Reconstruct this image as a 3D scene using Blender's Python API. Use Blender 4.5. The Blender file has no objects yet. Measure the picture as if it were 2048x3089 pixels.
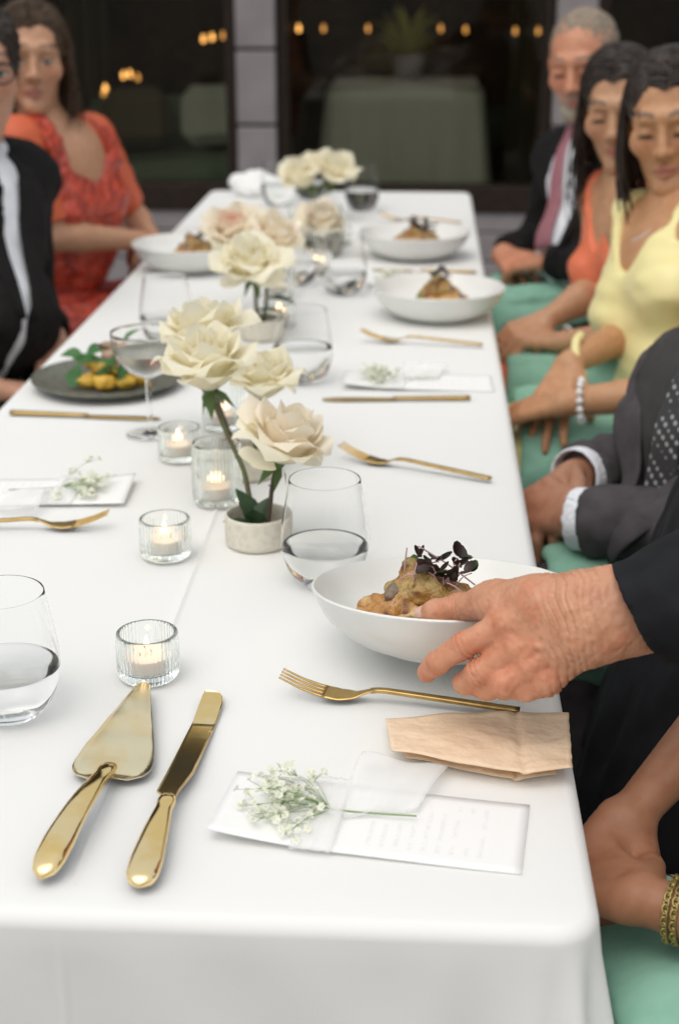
import bpy, bmesh, math, random
import numpy as np
from mathutils import Vector, Matrix, Euler

SC = bpy.context.scene
COL = SC.collection
random.seed(7)
RNG = np.random.default_rng(7)
rad = math.radians

# ------------------------------------------------------------------ camera
cd = bpy.data.cameras.new('camera')
cam = bpy.data.objects.new('camera', cd)
COL.objects.link(cam)
cam.location = (0, 0, 1.37)
cam.rotation_euler = (rad(90 - 20.35), 0, rad(3.29))
cd.sensor_fit = 'HORIZONTAL'
cd.sensor_width = 24
cd.lens = 52.04
cd.clip_start = .02
cd.clip_end = 800
cd.dof.use_dof = True
cd.dof.focus_distance = 1.30
cd.dof.aperture_fstop = 5.0
cd.dof.aperture_blades = 7
SC.camera = cam

# ------------------------------------------------------------------ sky, sun, exposure
SUN_EL, SUN_AZ = 64, 205          # azimuth in degrees from +Y towards +X
w = bpy.data.worlds.new('World')
SC.world = w
w.use_nodes = True
nt = w.node_tree
nt.nodes.clear()
sky = nt.nodes.new('ShaderNodeTexSky')
sky.sky_type = 'NISHITA'
sky.sun_disc = False
sky.sun_elevation = rad(SUN_EL)
sky.sun_rotation = rad(SUN_AZ)
sky.air_density = 1.0
sky.dust_density = 6.0
sky.ozone_density = .6
hs = nt.nodes.new('ShaderNodeHueSaturation')      # overcast: a greyer sky
hs.inputs['Saturation'].default_value = .4
bg = nt.nodes.new('ShaderNodeBackground')
bg.inputs['Strength'].default_value = .15
wo = nt.nodes.new('ShaderNodeOutputWorld')
nt.links.new(sky.outputs[0], hs.inputs['Color'])
ov = nt.nodes.new('ShaderNodeMix')                 # even cloud cover over the clear sky
ov.data_type = 'RGBA'
ov.inputs[0].default_value = .6
ov.inputs[7].default_value = (5.2, 5.4, 5.45, 1)
nt.links.new(hs.outputs[0], ov.inputs[6])
nt.links.new(ov.outputs[2], bg.inputs['Color'])
nt.links.new(bg.outputs[0], wo.inputs['Surface'])
sd = bpy.data.lights.new('sun', 'SUN')
sd.energy = .6
sd.angle = rad(58)
sd.color = (1, .93, .83)
sun = bpy.data.objects.new('sun', sd)
COL.objects.link(sun)
sdir = Vector((math.cos(rad(SUN_EL)) * math.sin(rad(SUN_AZ)), math.cos(rad(SUN_EL)) * math.cos(rad(SUN_AZ)), math.sin(rad(SUN_EL))))
sun.rotation_euler = sdir.to_track_quat('Z', 'Y').to_euler()
sun.location = (0, 3, 12)
vs = SC.view_settings
vs.view_transform = 'Standard'
vs.look = 'None'
vs.exposure = EXPOSURE = 0.14
vs.gamma = 1
vs.use_curve_mapping = False
cy = SC.cycles
cy.use_denoising = True
cy.max_bounces = 14
cy.transmission_bounces = 12
cy.transparent_max_bounces = 16
cy.glossy_bounces = 6
cy.diffuse_bounces = 4
cy.sample_clamp_indirect = 4
cy.caustics_refractive = True
cy.caustics_reflective = False
cy.blur_glossy = .5

# ------------------------------------------------------------------ helpers
def link(o, parent=None):
    COL.objects.link(o)
    if parent is not None:
        o.parent = parent
    return o


def tag(o, label=None, cat=None, group=None, kind=None):
    if label: o['label'] = label
    if cat: o['category'] = cat
    if group: o['group'] = group
    if kind: o['kind'] = kind
    return o


def thing(name, label, cat, loc=(0, 0, 0), rz=0, group=None, rot=None):
    o = bpy.data.objects.new(name, None)
    o.empty_display_size = .02
    COL.objects.link(o)
    o.location = loc
    o.rotation_euler = rot if rot else (0, 0, rz)
    return tag(o, label, cat, group)


def me(name, v, f, mat=None, smooth=True):
    m = bpy.data.meshes.new(name)
    v = np.asarray(v, dtype=np.float32)
    if isinstance(f, np.ndarray) and f.ndim == 2:
        n, k = f.shape
        m.vertices.add(len(v)); m.vertices.foreach_set('co', v.ravel())
        m.loops.add(n * k); m.loops.foreach_set('vertex_index', f.astype(np.int32).ravel())
        m.polygons.add(n); m.polygons.foreach_set('loop_start', np.arange(0, n * k, k, dtype=np.int32))
        m.update(calc_edges=True)
    else:
        m.from_pydata([tuple(map(float, p)) for p in v], [], [tuple(map(int, q)) for q in f])
    if smooth:
        m.polygons.foreach_set('use_smooth', np.ones(len(m.polygons), dtype=bool))
    if mat is not None:
        m.materials.append(mat)
    return m


def ob(name, mesh, parent=None, loc=None, rot=None, mtx=None):
    o = bpy.data.objects.new(name, mesh)
    link(o, parent)
    if loc is not None: o.location = loc
    if rot is not None: o.rotation_euler = rot
    if mtx is not None: o.matrix_local = mtx
    return o


def lathe(prof, n=48, ribs=0, ribamp=0., ribmask=None):
    """closed or open profile of (r, z); r == 0 ends become poles"""
    v, f, rings = [], [], []
    for j, (r, z) in enumerate(prof):
        if r < 1e-6:
            rings.append([len(v)]); v.append((0, 0, z))
        else:
            row = []
            for i in range(n):
                a = 2 * math.pi * i / n
                rr = r
                if ribs and ribmask and ribmask[j]:
                    rr = r + ribamp * ribmask[j] * math.cos(a * ribs)
                row.append(len(v)); v.append((rr * math.cos(a), rr * math.sin(a), z))
            rings.append(row)
    for a, b in zip(rings, rings[1:]):
        for i in range(n):
            k = (i + 1) % n
            if len(a) == 1 and len(b) > 1: f.append((a[0], b[k], b[i]))
            elif len(b) == 1 and len(a) > 1: f.append((a[i], a[k], b[0]))
            elif len(a) > 1: f.append((a[i], a[k], b[k], b[i]))
    return v, f


def smooth_prof(pts, m=4):
    """Catmull-Rom through profile points"""
    p = [Vector((a[0], a[1])) for a in pts]
    p = [p[0]] + p + [p[-1]]
    out = []
    for i in range(1, len(p) - 2):
        for t in range(m):
            u = t / m
            a, b, c, d = p[i - 1], p[i], p[i + 1], p[i + 2]
            q = .5 * ((2 * b) + (c - a) * u + (2 * a - 5 * b + 4 * c - d) * u * u + (3 * b - a - 3 * c + d) * u ** 3)
            out.append((max(q[0], 0), q[1]))
    out.append(tuple(pts[-1]))
    return out


def cr(pts, m=6):
    """Catmull-Rom in 3D (rows may carry extra columns such as radius)"""
    p = np.asarray(pts, float)
    p = np.vstack([p[:1], p, p[-1:]])
    out = []
    for i in range(1, len(p) - 2):
        for t in range(m):
            u = t / m
            a, b, c, d = p[i - 1], p[i], p[i + 1], p[i + 2]
            out.append(.5 * (2 * b + (c - a) * u + (2 * a - 5 * b + 4 * c - d) * u * u + (3 * b - a - 3 * c + d) * u ** 3))
    out.append(p[-2])
    return np.array(out)


def tube(pts, radii, n=8, flat=None, up=(0, 0, 1), cap=True, power=2.):
    """tube along pts; flat = height radii, cross-section superellipse"""
    pts = np.asarray(pts, float)
    m = len(pts)
    radii = np.broadcast_to(np.asarray(radii, float), (m,))
    hs_ = radii if flat is None else np.broadcast_to(np.asarray(flat, float), (m,))
    v, f = [], []
    T = np.gradient(pts, axis=0)
    T /= np.linalg.norm(T, axis=1)[:, None] + 1e-12
    side = np.cross(T[0], np.array(up, float))
    if np.linalg.norm(side) < 1e-3: side = np.cross(T[0], np.array((1., 0, .1)))
    side /= np.linalg.norm(side)
    for i in range(m):
        if flat is not None:
            s2 = np.cross(T[i], np.array(up, float))
            if np.linalg.norm(s2) > 1e-3: side = s2
        side = side - T[i] * (side @ T[i]); side /= np.linalg.norm(side)
        b = np.cross(side, T[i])
        for k in range(n):
            a = 2 * math.pi * (k + .5) / n
            c, s = math.cos(a), math.sin(a)
            c = math.copysign(abs(c) ** (2 / power), c); s = math.copysign(abs(s) ** (2 / power), s)
            v.append(pts[i] + side * c * radii[i] + b * s * hs_[i])
    for i in range(m - 1):
        for k in range(n):
            q = (k + 1) % n
            f.append((i * n + k, i * n + q, (i + 1) * n + q, (i + 1) * n + k))
    if cap:
        f.append(tuple(range(n - 1, -1, -1)))
        f.append(tuple((m - 1) * n + k for k in range(n)))
    return v, f


def box(lo, hi):
    x0, y0, z0 = lo; x1, y1, z1 = hi
    v = [(x0, y0, z0), (x1, y0, z0), (x1, y1, z0), (x0, y1, z0), (x0, y0, z1), (x1, y0, z1), (x1, y1, z1), (x0, y1, z1)]
    return v, [(3, 2, 1, 0), (4, 5, 6, 7), (0, 1, 5, 4), (1, 2, 6, 5), (2, 3, 7, 6), (3, 0, 4, 7)]


def bbox(name, lo, hi, mat, parent=None, bev=.003):
    """box mesh with small bevelled edges"""
    v, f = box(lo, hi)
    m = bpy.data.meshes.new(name)
    b = bmesh.new()
    vs_ = [b.verts.new(p) for p in v]
    for q in f: b.faces.new([vs_[i] for i in q])
    if bev: bmesh.ops.bevel(b, geom=b.edges[:], offset=bev, segments=1, affect='EDGES')
    b.to_mesh(m); b.free()
    m.materials.append(mat)
    return ob(name, m, parent)


def join(parts):
    V, F, o = [], [], 0
    for v, f in parts:
        V += [tuple(p) for p in v]; F += [tuple(i + o for i in q) for q in f]; o += len(v)
    return V, F


# periodic value noise on numpy points
_L = RNG.random((32, 32, 32)).astype(np.float32) * 2 - 1


def vnoise(p, scale=1., seed=0):
    q = np.asarray(p, np.float32) * scale + seed * 7.31
    i = np.floor(q).astype(int); t = q - i; t = t * t * (3 - 2 * t)
    r = 0
    for dx in (0, 1):
        wx = t[:, 0] if dx else 1 - t[:, 0]
        for dy in (0, 1):
            wy = t[:, 1] if dy else 1 - t[:, 1]
            for dz in (0, 1):
                wz = t[:, 2] if dz else 1 - t[:, 2]
                r = r + wx * wy * wz * _L[(i[:, 0] + dx) % 32, (i[:, 1] + dy) % 32, (i[:, 2] + dz) % 32]
    return r


# ------------------------------------------------------------------ materials
def pm(name, base, rough=.5, metal=0., var=None, bump=None, attr=False, trans=0., **kw):
    """principled material; var = (scale, colour2, contrast) noise mix, bump = [(scale, strength, distance)...]"""
    m = bpy.data.materials.new(name)
    m.use_nodes = True
    t = m.node_tree
    b = t.nodes['Principled BSDF']
    b.inputs['Base Color'].default_value = (*base, 1)
    b.inputs['Roughness'].default_value = rough
    b.inputs['Metallic'].default_value = metal
    for k, x in kw.items():
        key = k.replace('_', ' ').title().replace('Ior', 'IOR')
        inp = b.inputs[key]
        inp.default_value = (*x, 1) if isinstance(x, tuple) and len(x) == 3 and inp.type == 'RGBA' else x
    tc = t.nodes.new('ShaderNodeTexCoord')
    src = None
    if attr:
        a = t.nodes.new('ShaderNodeVertexColor'); a.layer_name = 'Col'
        src = a.outputs[0]
    if var:
        sc_, c2, lo, hi = var
        n = t.nodes.new('ShaderNodeTexNoise'); n.inputs['Scale'].default_value = sc_; n.inputs['Detail'].default_value = 5
        t.links.new(tc.outputs['Object'], n.inputs['Vector'])
        r = t.nodes.new('ShaderNodeMapRange'); r.inputs[1].default_value = lo; r.inputs[2].default_value = hi
        t.links.new(n.outputs[0], r.inputs[0])
        x = t.nodes.new('ShaderNodeMix'); x.data_type = 'RGBA'
        if src is not None:
            x.blend_type = 'MULTIPLY'
            t.links.new(src, x.inputs[6])
        else:
            x.inputs[6].default_value = (*base, 1)
        x.inputs[7].default_value = (*c2, 1)
        t.links.new(r.outputs[0], x.inputs[0])
        src = x.outputs[2]
    if src is not None:
        t.links.new(src, b.inputs['Base Color'])
    if bump:
        prev = None
        for sc_, st, dist in bump:
            n = t.nodes.new('ShaderNodeTexNoise'); n.inputs['Scale'].default_value = sc_; n.inputs['Detail'].default_value = 3
            t.links.new(tc.outputs['Object'], n.inputs['Vector'])
            bp = t.nodes.new('ShaderNodeBump'); bp.inputs['Strength'].default_value = st; bp.inputs['Distance'].default_value = dist
            t.links.new(n.outputs[0], bp.inputs['Height'])
            if prev is not None: t.links.new(prev, bp.inputs['Normal'])
            prev = bp.outputs[0]
        t.links.new(prev, b.inputs['Normal'])
    if trans:
        out = t.nodes['Material Output']
        tr = t.nodes.new('ShaderNodeBsdfTranslucent')
        tr.inputs[0].default_value = (*base, 1)
        if src is not None: t.links.new(src, tr.inputs[0])
        mx = t.nodes.new('ShaderNodeMixShader'); mx.inputs[0].default_value = trans
        t.links.new(b.outputs[0], mx.inputs[1]); t.links.new(tr.outputs[0], mx.inputs[2])
        t.links.new(mx.outputs[0], out.inputs['Surface'])
    return m


def glass_mat(name, col=(1, 1, 1), ior=1.45, rough=0.):
    m = bpy.data.materials.new(name); m.use_nodes = True
    t = m.node_tree; t.nodes.clear()
    g = t.nodes.new('ShaderNodeBsdfGlass'); g.inputs['Color'].default_value = (*col, 1)
    g.inputs['IOR'].default_value = ior; g.inputs['Roughness'].default_value = rough
    o = t.nodes.new('ShaderNodeOutputMaterial')
    t.links.new(g.outputs[0], o.inputs['Surface'])
    return m


def pane_mat(name, tint=(.75, .78, .74), gloss=1.0):
    """thin window glass: Fresnel mix of clear transmission and mirror reflection"""
    m = bpy.data.materials.new(name); m.use_nodes = True
    t = m.node_tree; t.nodes.clear()
    tr = t.nodes.new('ShaderNodeBsdfTransparent'); tr.inputs[0].default_value = (*tint, 1)
    gl = t.nodes.new('ShaderNodeBsdfGlossy'); gl.inputs['Roughness'].default_value = .01
    fr = t.nodes.new('ShaderNodeFresnel'); fr.inputs[0].default_value = 1.32
    mx = t.nodes.new('ShaderNodeMixShader'); o = t.nodes.new('ShaderNodeOutputMaterial')
    t.links.new(fr.outputs[0], mx.inputs[0]); t.links.new(tr.outputs[0], mx.inputs[1]); t.links.new(gl.outputs[0], mx.inputs[2])
    t.links.new(mx.outputs[0], o.inputs['Surface'])
    return m


def sheer_mat(name, col, alpha):
    """sheer fabric or vellum: diffuse/translucent cloth with open weave"""
    m = bpy.data.materials.new(name); m.use_nodes = True
    t = m.node_tree; t.nodes.clear()
    tp = t.nodes.new('ShaderNodeBsdfTransparent')
    df = t.nodes.new('ShaderNodeBsdfDiffuse'); df.inputs[0].default_value = (*col, 1)
    tl = t.nodes.new('ShaderNodeBsdfTranslucent'); tl.inputs[0].default_value = (*col, 1)
    a = t.nodes.new('ShaderNodeMixShader'); a.inputs[0].default_value = .2
    b = t.nodes.new('ShaderNodeMixShader'); b.inputs[0].default_value = alpha
    o = t.nodes.new('ShaderNodeOutputMaterial')
    t.links.new(df.outputs[0], a.inputs[1]); t.links.new(tl.outputs[0], a.inputs[2])
    t.links.new(tp.outputs[0], b.inputs[1]); t.links.new(a.outputs[0], b.inputs[2]); t.links.new(b.outputs[0], o.inputs['Surface'])
    return m


def emit_mat(name, col, s):
    m = bpy.data.materials.new(name); m.use_nodes = True
    t = m.node_tree; t.nodes.clear()
    e = t.nodes.new('ShaderNodeEmission'); e.inputs[0].default_value = (*col, 1); e.inputs[1].default_value = s
    o = t.nodes.new('ShaderNodeOutputMaterial'); t.links.new(e.outputs[0], o.inputs['Surface'])
    return m


MT = {}
MT['cloth'] = pm('white_table_linen', (.84, .84, .82), .85, bump=[(900, .3, .0006), (7, .16, .008), (22, .08, .003)], sheen_weight=.15)
MT['porcelain'] = pm('white_porcelain', (.80, .80, .77), .28, var=(30, (.76, .77, .74), .4, .7))
MT['gold'] = pm('polished_gold', (.92, .66, .27), .11, 1., var=(26, (.96, .76, .42), .45, .62), bump=[(40, .03, .002)])
MT['gold_pale'] = pm('pale_satin_gold', (.98, .78, .44), .24, 1., var=(30, (.99, .86, .58), .45, .62), bump=[(40, .05, .002)])
MT['brass'] = pm('satin_gold', (.60, .41, .16), .30, 1., var=(80, (.50, .33, .12), .4, .7), bump=[(300, .04, .0006)])
MT['glass'] = glass_mat('clear_glass', (.998, 1, 1), 1.19)
MT['water'] = glass_mat('drinking_water', (.998, 1, 1), 1.22)
MT['votive'] = glass_mat('ribbed_green_tint_glass', (.985, .995, .988), 1.34)
MT['wax'] = pm('candle_wax', (.86, .80, .74), .45, subsurface_weight=.6, subsurface_radius=(.02, .012, .008), subsurface_scale=.5)
MT['wick'] = pm('charred_wick', (.03, .025, .02), .9)
MT['flame'] = emit_mat('candle_flame', (1, .60, .30), 20)
MT['cup'] = pm('off_white_stoneware', (.72, .68, .58), .75, var=(140, (.63, .58, .48), .45, .7), bump=[(160, .25, .001)])
MT['plate_dark'] = pm('olive_grey_stoneware', (.16, .165, .13), .4, var=(120, (.09, .09, .07), .4, .7), bump=[(200, .15, .001)])
MT['petal'] = pm('cream_petal', (.98, .93, .74), .6, var=(45, (.97, .94, .81), .4, .65), bump=[(120, .12, .001)], trans=.45)
MT['petal_in'] = pm('blush_petal', (.98, .895, .75), .6, var=(45, (.98, .93, .80), .4, .65), bump=[(120, .12, .001)], trans=.45)
MT['petal_pk'] = pm('pink_heart_petal', (.96, .68, .56), .6, var=(45, (.96, .84, .69), .4, .65), trans=.45)
MT['stem'] = pm('rose_stem', (.075, .10, .03), .6, var=(60, (.10, .055, .03), .45, .65), bump=[(200, .3, .001)])
MT['stem_dark'] = pm('brown_rose_stem', (.07, .045, .03), .6, var=(70, (.06, .08, .03), .5, .7))
MT['leaf'] = pm('rose_leaf', (.035, .085, .035), .45, var=(50, (.06, .11, .05), .4, .7), bump=[(90, .3, .001)], trans=.2)
MT['sepal'] = pm('green_sepal', (.10, .17, .045), .55, trans=.2)
MT['kraft'] = pm('brown_kraft_paper', (.86, .66, .465), .85, var=(22, (.77, .56, .375), .45, .72), bump=[(24, .8, .010), (75, .5, .004), (600, .2, .0004)])
MT['card'] = pm('white_card', (.90, .90, .89), .7, bump=[(700, .1, .0002)])
MT['ribbon'] = sheer_mat('sheer_white_ribbon', (.98, .98, .97), .38)
MT['floret'] = pm('white_floret', (.91, .92, .80), .7, trans=.3)
MT['sprig'] = pm('green_sprig_stem', (.22, .33, .13), .6)
# ================================================================== setting
TOP = .75
X0, X1, Y0, Y1 = -.634, .133, .85, 4.39


def paving():
    m = bpy.data.materials.new('grey_paving'); m.use_nodes = True
    t = m.node_tree; b = t.nodes['Principled BSDF']; b.inputs['Roughness'].default_value = .85
    tc = t.nodes.new('ShaderNodeTexCoord'); br = t.nodes.new('ShaderNodeTexBrick')
    br.inputs['Color1'].default_value = (.22, .195, .165, 1); br.inputs['Color2'].default_value = (.27, .245, .21, 1)
    br.inputs['Mortar'].default_value = (.10, .095, .09, 1); br.inputs['Scale'].default_value = 1.6
    br.inputs['Mortar Size'].default_value = .012
    n = t.nodes.new('ShaderNodeTexNoise'); n.inputs['Scale'].default_value = 6; n.inputs['Detail'].default_value = 8
    mx = t.nodes.new('ShaderNodeMix'); mx.data_type = 'RGBA'; mx.blend_type = 'MULTIPLY'; mx.inputs[0].default_value = .6
    t.links.new(tc.outputs['Object'], br.inputs['Vector']); t.links.new(tc.outputs['Object'], n.inputs['Vector'])
    t.links.new(br.outputs[0], mx.inputs[6]); t.links.new(n.outputs[0], mx.inputs[7]); t.links.new(mx.outputs[2], b.inputs['Base Color'])
    return m


v, f = [(-400, -400, 0), (400, -400, 0), (400, 400, 0), (-400, 400, 0)], [(0, 1, 2, 3)]
tag(ob('ground', me('ground', v, f, paving(), False)), kind='structure')

# ------------------------------------------------------------------ building behind the far end
WY = 6.0
MT['wall'] = pm('grey_painted_board', (.29, .262, .27), .8, var=(9, (.24, .217, .224), .4, .7), bump=[(60, .25, .002)])
MT['wall_dark'] = pm('dark_brown_cladding', (.014, .0075, .0048), .8, var=(5, (.009, .005, .0035), .4, .7), bump=[(40, .2, .002)], specular_ior_level=.2)
MT['frame'] = pm('dark_brown_window_frame', (.020, .012, .008), .6, var=(30, (.028, .017, .011), .4, .7), specular_ior_level=.25)
MT['pane'] = pane_mat('window_glass', (.92, .90, .84))
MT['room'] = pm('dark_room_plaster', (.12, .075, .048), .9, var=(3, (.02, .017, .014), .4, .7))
bld = thing('building', 'grey building with dark framed windows behind the far table end', 'building', (0, WY, 0))
L = lambda lo, hi, n, mat, bev=.004, par=None: bbox(n, (lo[0], lo[1] - WY, lo[2]), (hi[0], hi[1] - WY, hi[2]), mat, par or bld, bev)
PIL = [(-2.00, -1.845), (-.749, -.594), (.490, .645), (1.73, 1.885)]
# low wall of horizontal boards under the windows
for k in range(4):
    L((-6, WY, .012 + k * .117), (6, WY + .12, .012 + k * .117 + .111), 'board', MT['wall'])
L((-6, WY + .004, 0), (6, WY + .116, .488), 'wall_core', MT['wall_dark'], 0)
# pilasters of stacked panels
for a, b_ in PIL:
    z = .498
    k = 0
    while z < 2.55:
        h = .288
        pz = L((a, WY - .035, z), (b_, WY + .10, min(z + h - .012, 2.6)), 'panel', MT['wall'], .005)
        z += h
    L((a + .004, WY - .026, .49), (b_ - .004, WY + .095, 2.6), 'pilaster_core', MT['wall_dark'], 0)
# windows between pilasters
for (a, b_), (c, d) in zip(PIL, PIL[1:]):
    wn = bpy.data.objects.new('window', None); link(wn, bld)
    fx0, fx1 = b_ + .002, c - .002
    for lo, hi in (((fx0, WY - .012, .44), (fx1, WY + .10, .545)), ((fx0, WY - .004, 2.5), (fx1, WY + .10, 2.6)),
                   ((fx0, WY, .545), (fx0 + .045, WY + .09, 2.5)), ((fx1 - .045, WY, .545), (fx1, WY + .09, 2.5))):
        L(lo, hi, 'frame', MT['frame'], .004, wn)
    L((fx0 + .046, WY + .04, .546), (fx1 - .046, WY + .046, 2.499), 'pane', MT['pane'], 0, wn)
for x0, x1 in ((-6, PIL[0][0] - .003), (PIL[-1][1] + .003, 6)):
    L((x0, WY + .002, .49), (x1, WY + .10, 2.6), 'cladding', MT['wall_dark'])
L((-6, WY, 2.602), (6, WY + .14, 2.64), 'upper_wall', MT['wall_dark'])
rf = L((-6.4, WY - .35, 2.64), (6.4, WY + 4.4, 2.76), 'roof', MT['wall_dark'], .01)
L((-6.4, WY - .42, 2.65), (6.4, WY - .352, 2.75), 'gutter', MT['frame'], .015, rf)
# the dim room behind the glass
RY0, RY1 = WY + .15, WY + 3.6
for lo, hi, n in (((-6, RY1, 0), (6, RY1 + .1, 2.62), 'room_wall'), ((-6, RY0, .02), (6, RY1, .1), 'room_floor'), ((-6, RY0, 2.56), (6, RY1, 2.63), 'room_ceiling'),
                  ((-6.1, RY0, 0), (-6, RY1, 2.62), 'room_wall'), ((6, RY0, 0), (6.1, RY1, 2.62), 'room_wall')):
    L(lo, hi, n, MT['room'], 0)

# furniture inside the room
MT['drape'] = pm('grey_green_dust_sheet', (.52, .57, .51), .9, bump=[(8, .5, .02)])
MT['sofa'] = pm('green_upholstery', (.17, .24, .18), .9, bump=[(80, .3, .003)])


def dust_sheet(cx, cyy, wx, wy, h, name, label):
    """cloth thrown over a table: rounded top with wavy skirt"""
    n, rows = 120, 16
    v, f = [], []
    for j in range(rows):
        t = j / (rows - 1)
        for i in range(n):
            a = 2 * math.pi * i / n
            ca, sa = math.cos(a), math.sin(a)
            e = (abs(ca) ** 6 + abs(sa) ** 6) ** (-1 / 6)
            if t < .3: s, z = t / .3, h + .02 * math.sin(3 * a) * t
            else:
                q = (t - .3) / .7
                s, z = 1 + .10 * q + .07 * q * math.sin(a * 9 + 1) + .05 * q * math.sin(a * 23), h * (1 - q) + .0
            v.append((ca * e * wx / 2 * s, sa * e * wy / 2 * s, max(z, .002)))
    for j in range(rows - 1):
        for i in range(n):
            k = (i + 1) % n
            f.append((j * n + i, j * n + k, (j + 1) * n + k, (j + 1) * n + i))
    o = ob(name, me(name, v, f, MT['drape']), loc=(cx, cyy, .1))
    return tag(o, label, 'covered table')


dust_sheet(-.11, 7.75, .78, .62, .72, 'covered_table', 'low table under a pale grey green sheet behind the window glass')
# a plant on the covered table
pl = thing('potted_plant', 'leafy yellow green plant standing on the sheeted table indoors', 'plant', (-.10, 7.85, .822))
v, f = lathe([(0, 0), (.06, 0), (.085, .12), (.09, .13), (.08, .13), (.075, .11), (0, .11)], 24)
ob('pot', me('pot', v, f, MT['wall']), pl)
MT['yleaf'] = pm('yellow_green_leaf', (.70, .68, .26), .6, trans=.3)
for i in range(90):
    a = random.uniform(0, 6.28); el = random.uniform(.2, 1.4); ln = random.uniform(.14, .36)
    d = Vector((math.cos(a) * math.cos(el), math.sin(a) * math.cos(el), math.sin(el)))
    s = Vector((-math.sin(a), math.cos(a), 0)) * random.uniform(.014, .03)
    b0 = Vector((0, 0, .11)); m1 = b0 + d * ln * .55; tp = b0 + d * ln + Vector((0, 0, -.06 * ln / .3))
    ob('leaf', me('leaf', [b0 - s * .2, b0 + s * .2, m1 + s + Vector((0, 0, .01)), tp, m1 - s + Vector((0, 0, .01))], [(0, 1, 2, 4), (4, 2, 3)], MT['yleaf']), pl)
# white runner over the sheeted table, and curtains
tag(bbox('table_runner', (-.47, 7.46, .824), (.25, 8.04, .829), MT['cloth'], None, .001), 'pale runner laid on top of the sheeted table indoors', 'runner')
MT['curtain'] = pm('olive_curtain', (.13, .115, .075), .9)
for cx, cwd, lb in ((.62, .34, 'olive curtain hanging at the pilaster end of the wide window'), (-2.1, .6, 'olive curtain hanging at the outer end of the sofa window')):
    v, f = [], []
    for i in range(60):
        u = i / 59
        for z in (.12, 1.3, 2.5):
            v.append((cx - cwd / 2 + cwd * u, 8.62 + .035 * math.sin(u * 38) + (.01 * math.sin(u * 90)), z))
    f = [(i * 3 + k, i * 3 + k + 1, i * 3 + k + 4, i * 3 + k + 3) for i in range(59) for k in range(2)]
    tag(ob('curtain', me('curtain', v, f, MT['curtain'])), lb, 'curtain')
# upholstered bench in the left window
so = thing('sofa', 'green upholstered low sofa seen through the window beside the pilaster', 'sofa', (-1.22, 7.4, .1), .45)
bbox('seat', (-.42, -.32, .12), (.42, .30, .40), MT['sofa'], so, .06)
bbox('backrest', (-.42, .16, .405), (.42, .34, .66), MT['sofa'], so, .085)
for sx in (-1, 1):
    bbox('cushion', (sx * .2 - .17, -.02, .43), (sx * .2 + .17, .12, .72), MT['drape'] if sx > 0 else MT['curtain'], so, .06)
    bbox('armrest', (sx * .43 - .06, -.32, .10), (sx * .43 + .06, .33, .54), MT['sofa'], so, .04)
    for sy in (-.26, .26):
        bbox('leg', (sx * .38 - .02, sy - .02, 0), (sx * .38 + .02, sy + .02, .12), MT['frame'], so, .003)
# glowing bulbs added inside to stand for string lights reflected in the glass
MT['reflected_bulb'] = emit_mat('warm_reflected_bulb', (1, .50, .14), 3.2)
MT['reflected_bulb_dim'] = emit_mat('warm_reflected_bulb_dim', (1, .48, .13), 1.3)
MT['wire'] = pm('black_wire', (.01, .01, .01), .6)


def reflected_lights(pts, spots, label):
    t = thing('reflected_lights', label, 'string lights')
    v, f = tube(cr(pts, 8), .003, 6)
    ob('wire', me('wire', v, f, MT['wire']), t)
    v, f = lathe(smooth_prof([(0, -.024), (.008, -.018), (.010, -.008), (.006, .006), (.005, .014), (0, .014)], 3), 12)
    mb = me('reflected_bulb', v, f, MT['reflected_bulb']); md = me('reflected_bulb', v, f, MT['reflected_bulb_dim'])
    for x, y, z, br in spots:
        ob('reflected_bulb', mb if br else md, t, (x, y, z))


sp = [(-0.705, 8.4, 1.060, 1), (-0.570, 8.4, 1.060, 0), (-0.328, 8.4, 1.060, 0), (-0.191, 8.4, 1.061, 0), (0.066, 8.4, 1.061, 0), (0.200, 8.4, 1.055, 0), (0.468, 8.4, 1.049, 0), (0.591, 8.4, 1.049, 0)]
reflected_lights([(-1.0, 8.4, 1.30)] + [(p[0], 8.4, p[2] + .03) for p in sp] + [(1.6, 8.4, 1.30)], sp, 'row of warm bulbs on a level wire behind the wide window')
sp = [(-1.067, 8.0, 1.039, 0), (-1.124, 8.0, 1.031, 1), (-1.170, 8.0, 1.022, 1), (-1.525, 8.0, 0.827, 0), (-1.566, 8.0, 0.845, 1), (-1.601, 8.0, 0.838, 1), (-1.701, 8.0, 0.772, 1), (-1.710, 8.0, 0.745, 0), (-1.791, 8.0, 0.622, 0)]
reflected_lights([(-.95, 8.0, 1.33)] + [(p[0], 8.0, p[2] + .03) for p in sp] + [(-1.9, 8.0, .9)], sp, 'sagging strand of warm bulbs behind the window beside the sofa')

# ================================================================== table and cloth
tb = thing('banquet_table', 'long folding banquet table hidden under the white cloth', 'table', ((X0 + X1) / 2, (Y0 + Y1) / 2, 0))
MT['ply'] = pm('table_board', (.35, .28, .2), .6); MT['steel'] = pm('grey_steel', (.25, .25, .26), .4, .8)
hx, hy = (X1 - X0) / 2 - .018, (Y1 - Y0) / 2 - .018
bbox('tabletop', (-hx, -hy, .715), (hx, hy, .744), MT['ply'], tb, .004)
for sx in (-1, 1):
    for sy in (-1.6, -.25, .25, 1.6):
        v, f = tube([(sx * .28, sy, 0), (sx * .28, sy, .716)], .014, 10)
        ob('leg', me('leg', v, f, MT['steel']), tb)


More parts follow.
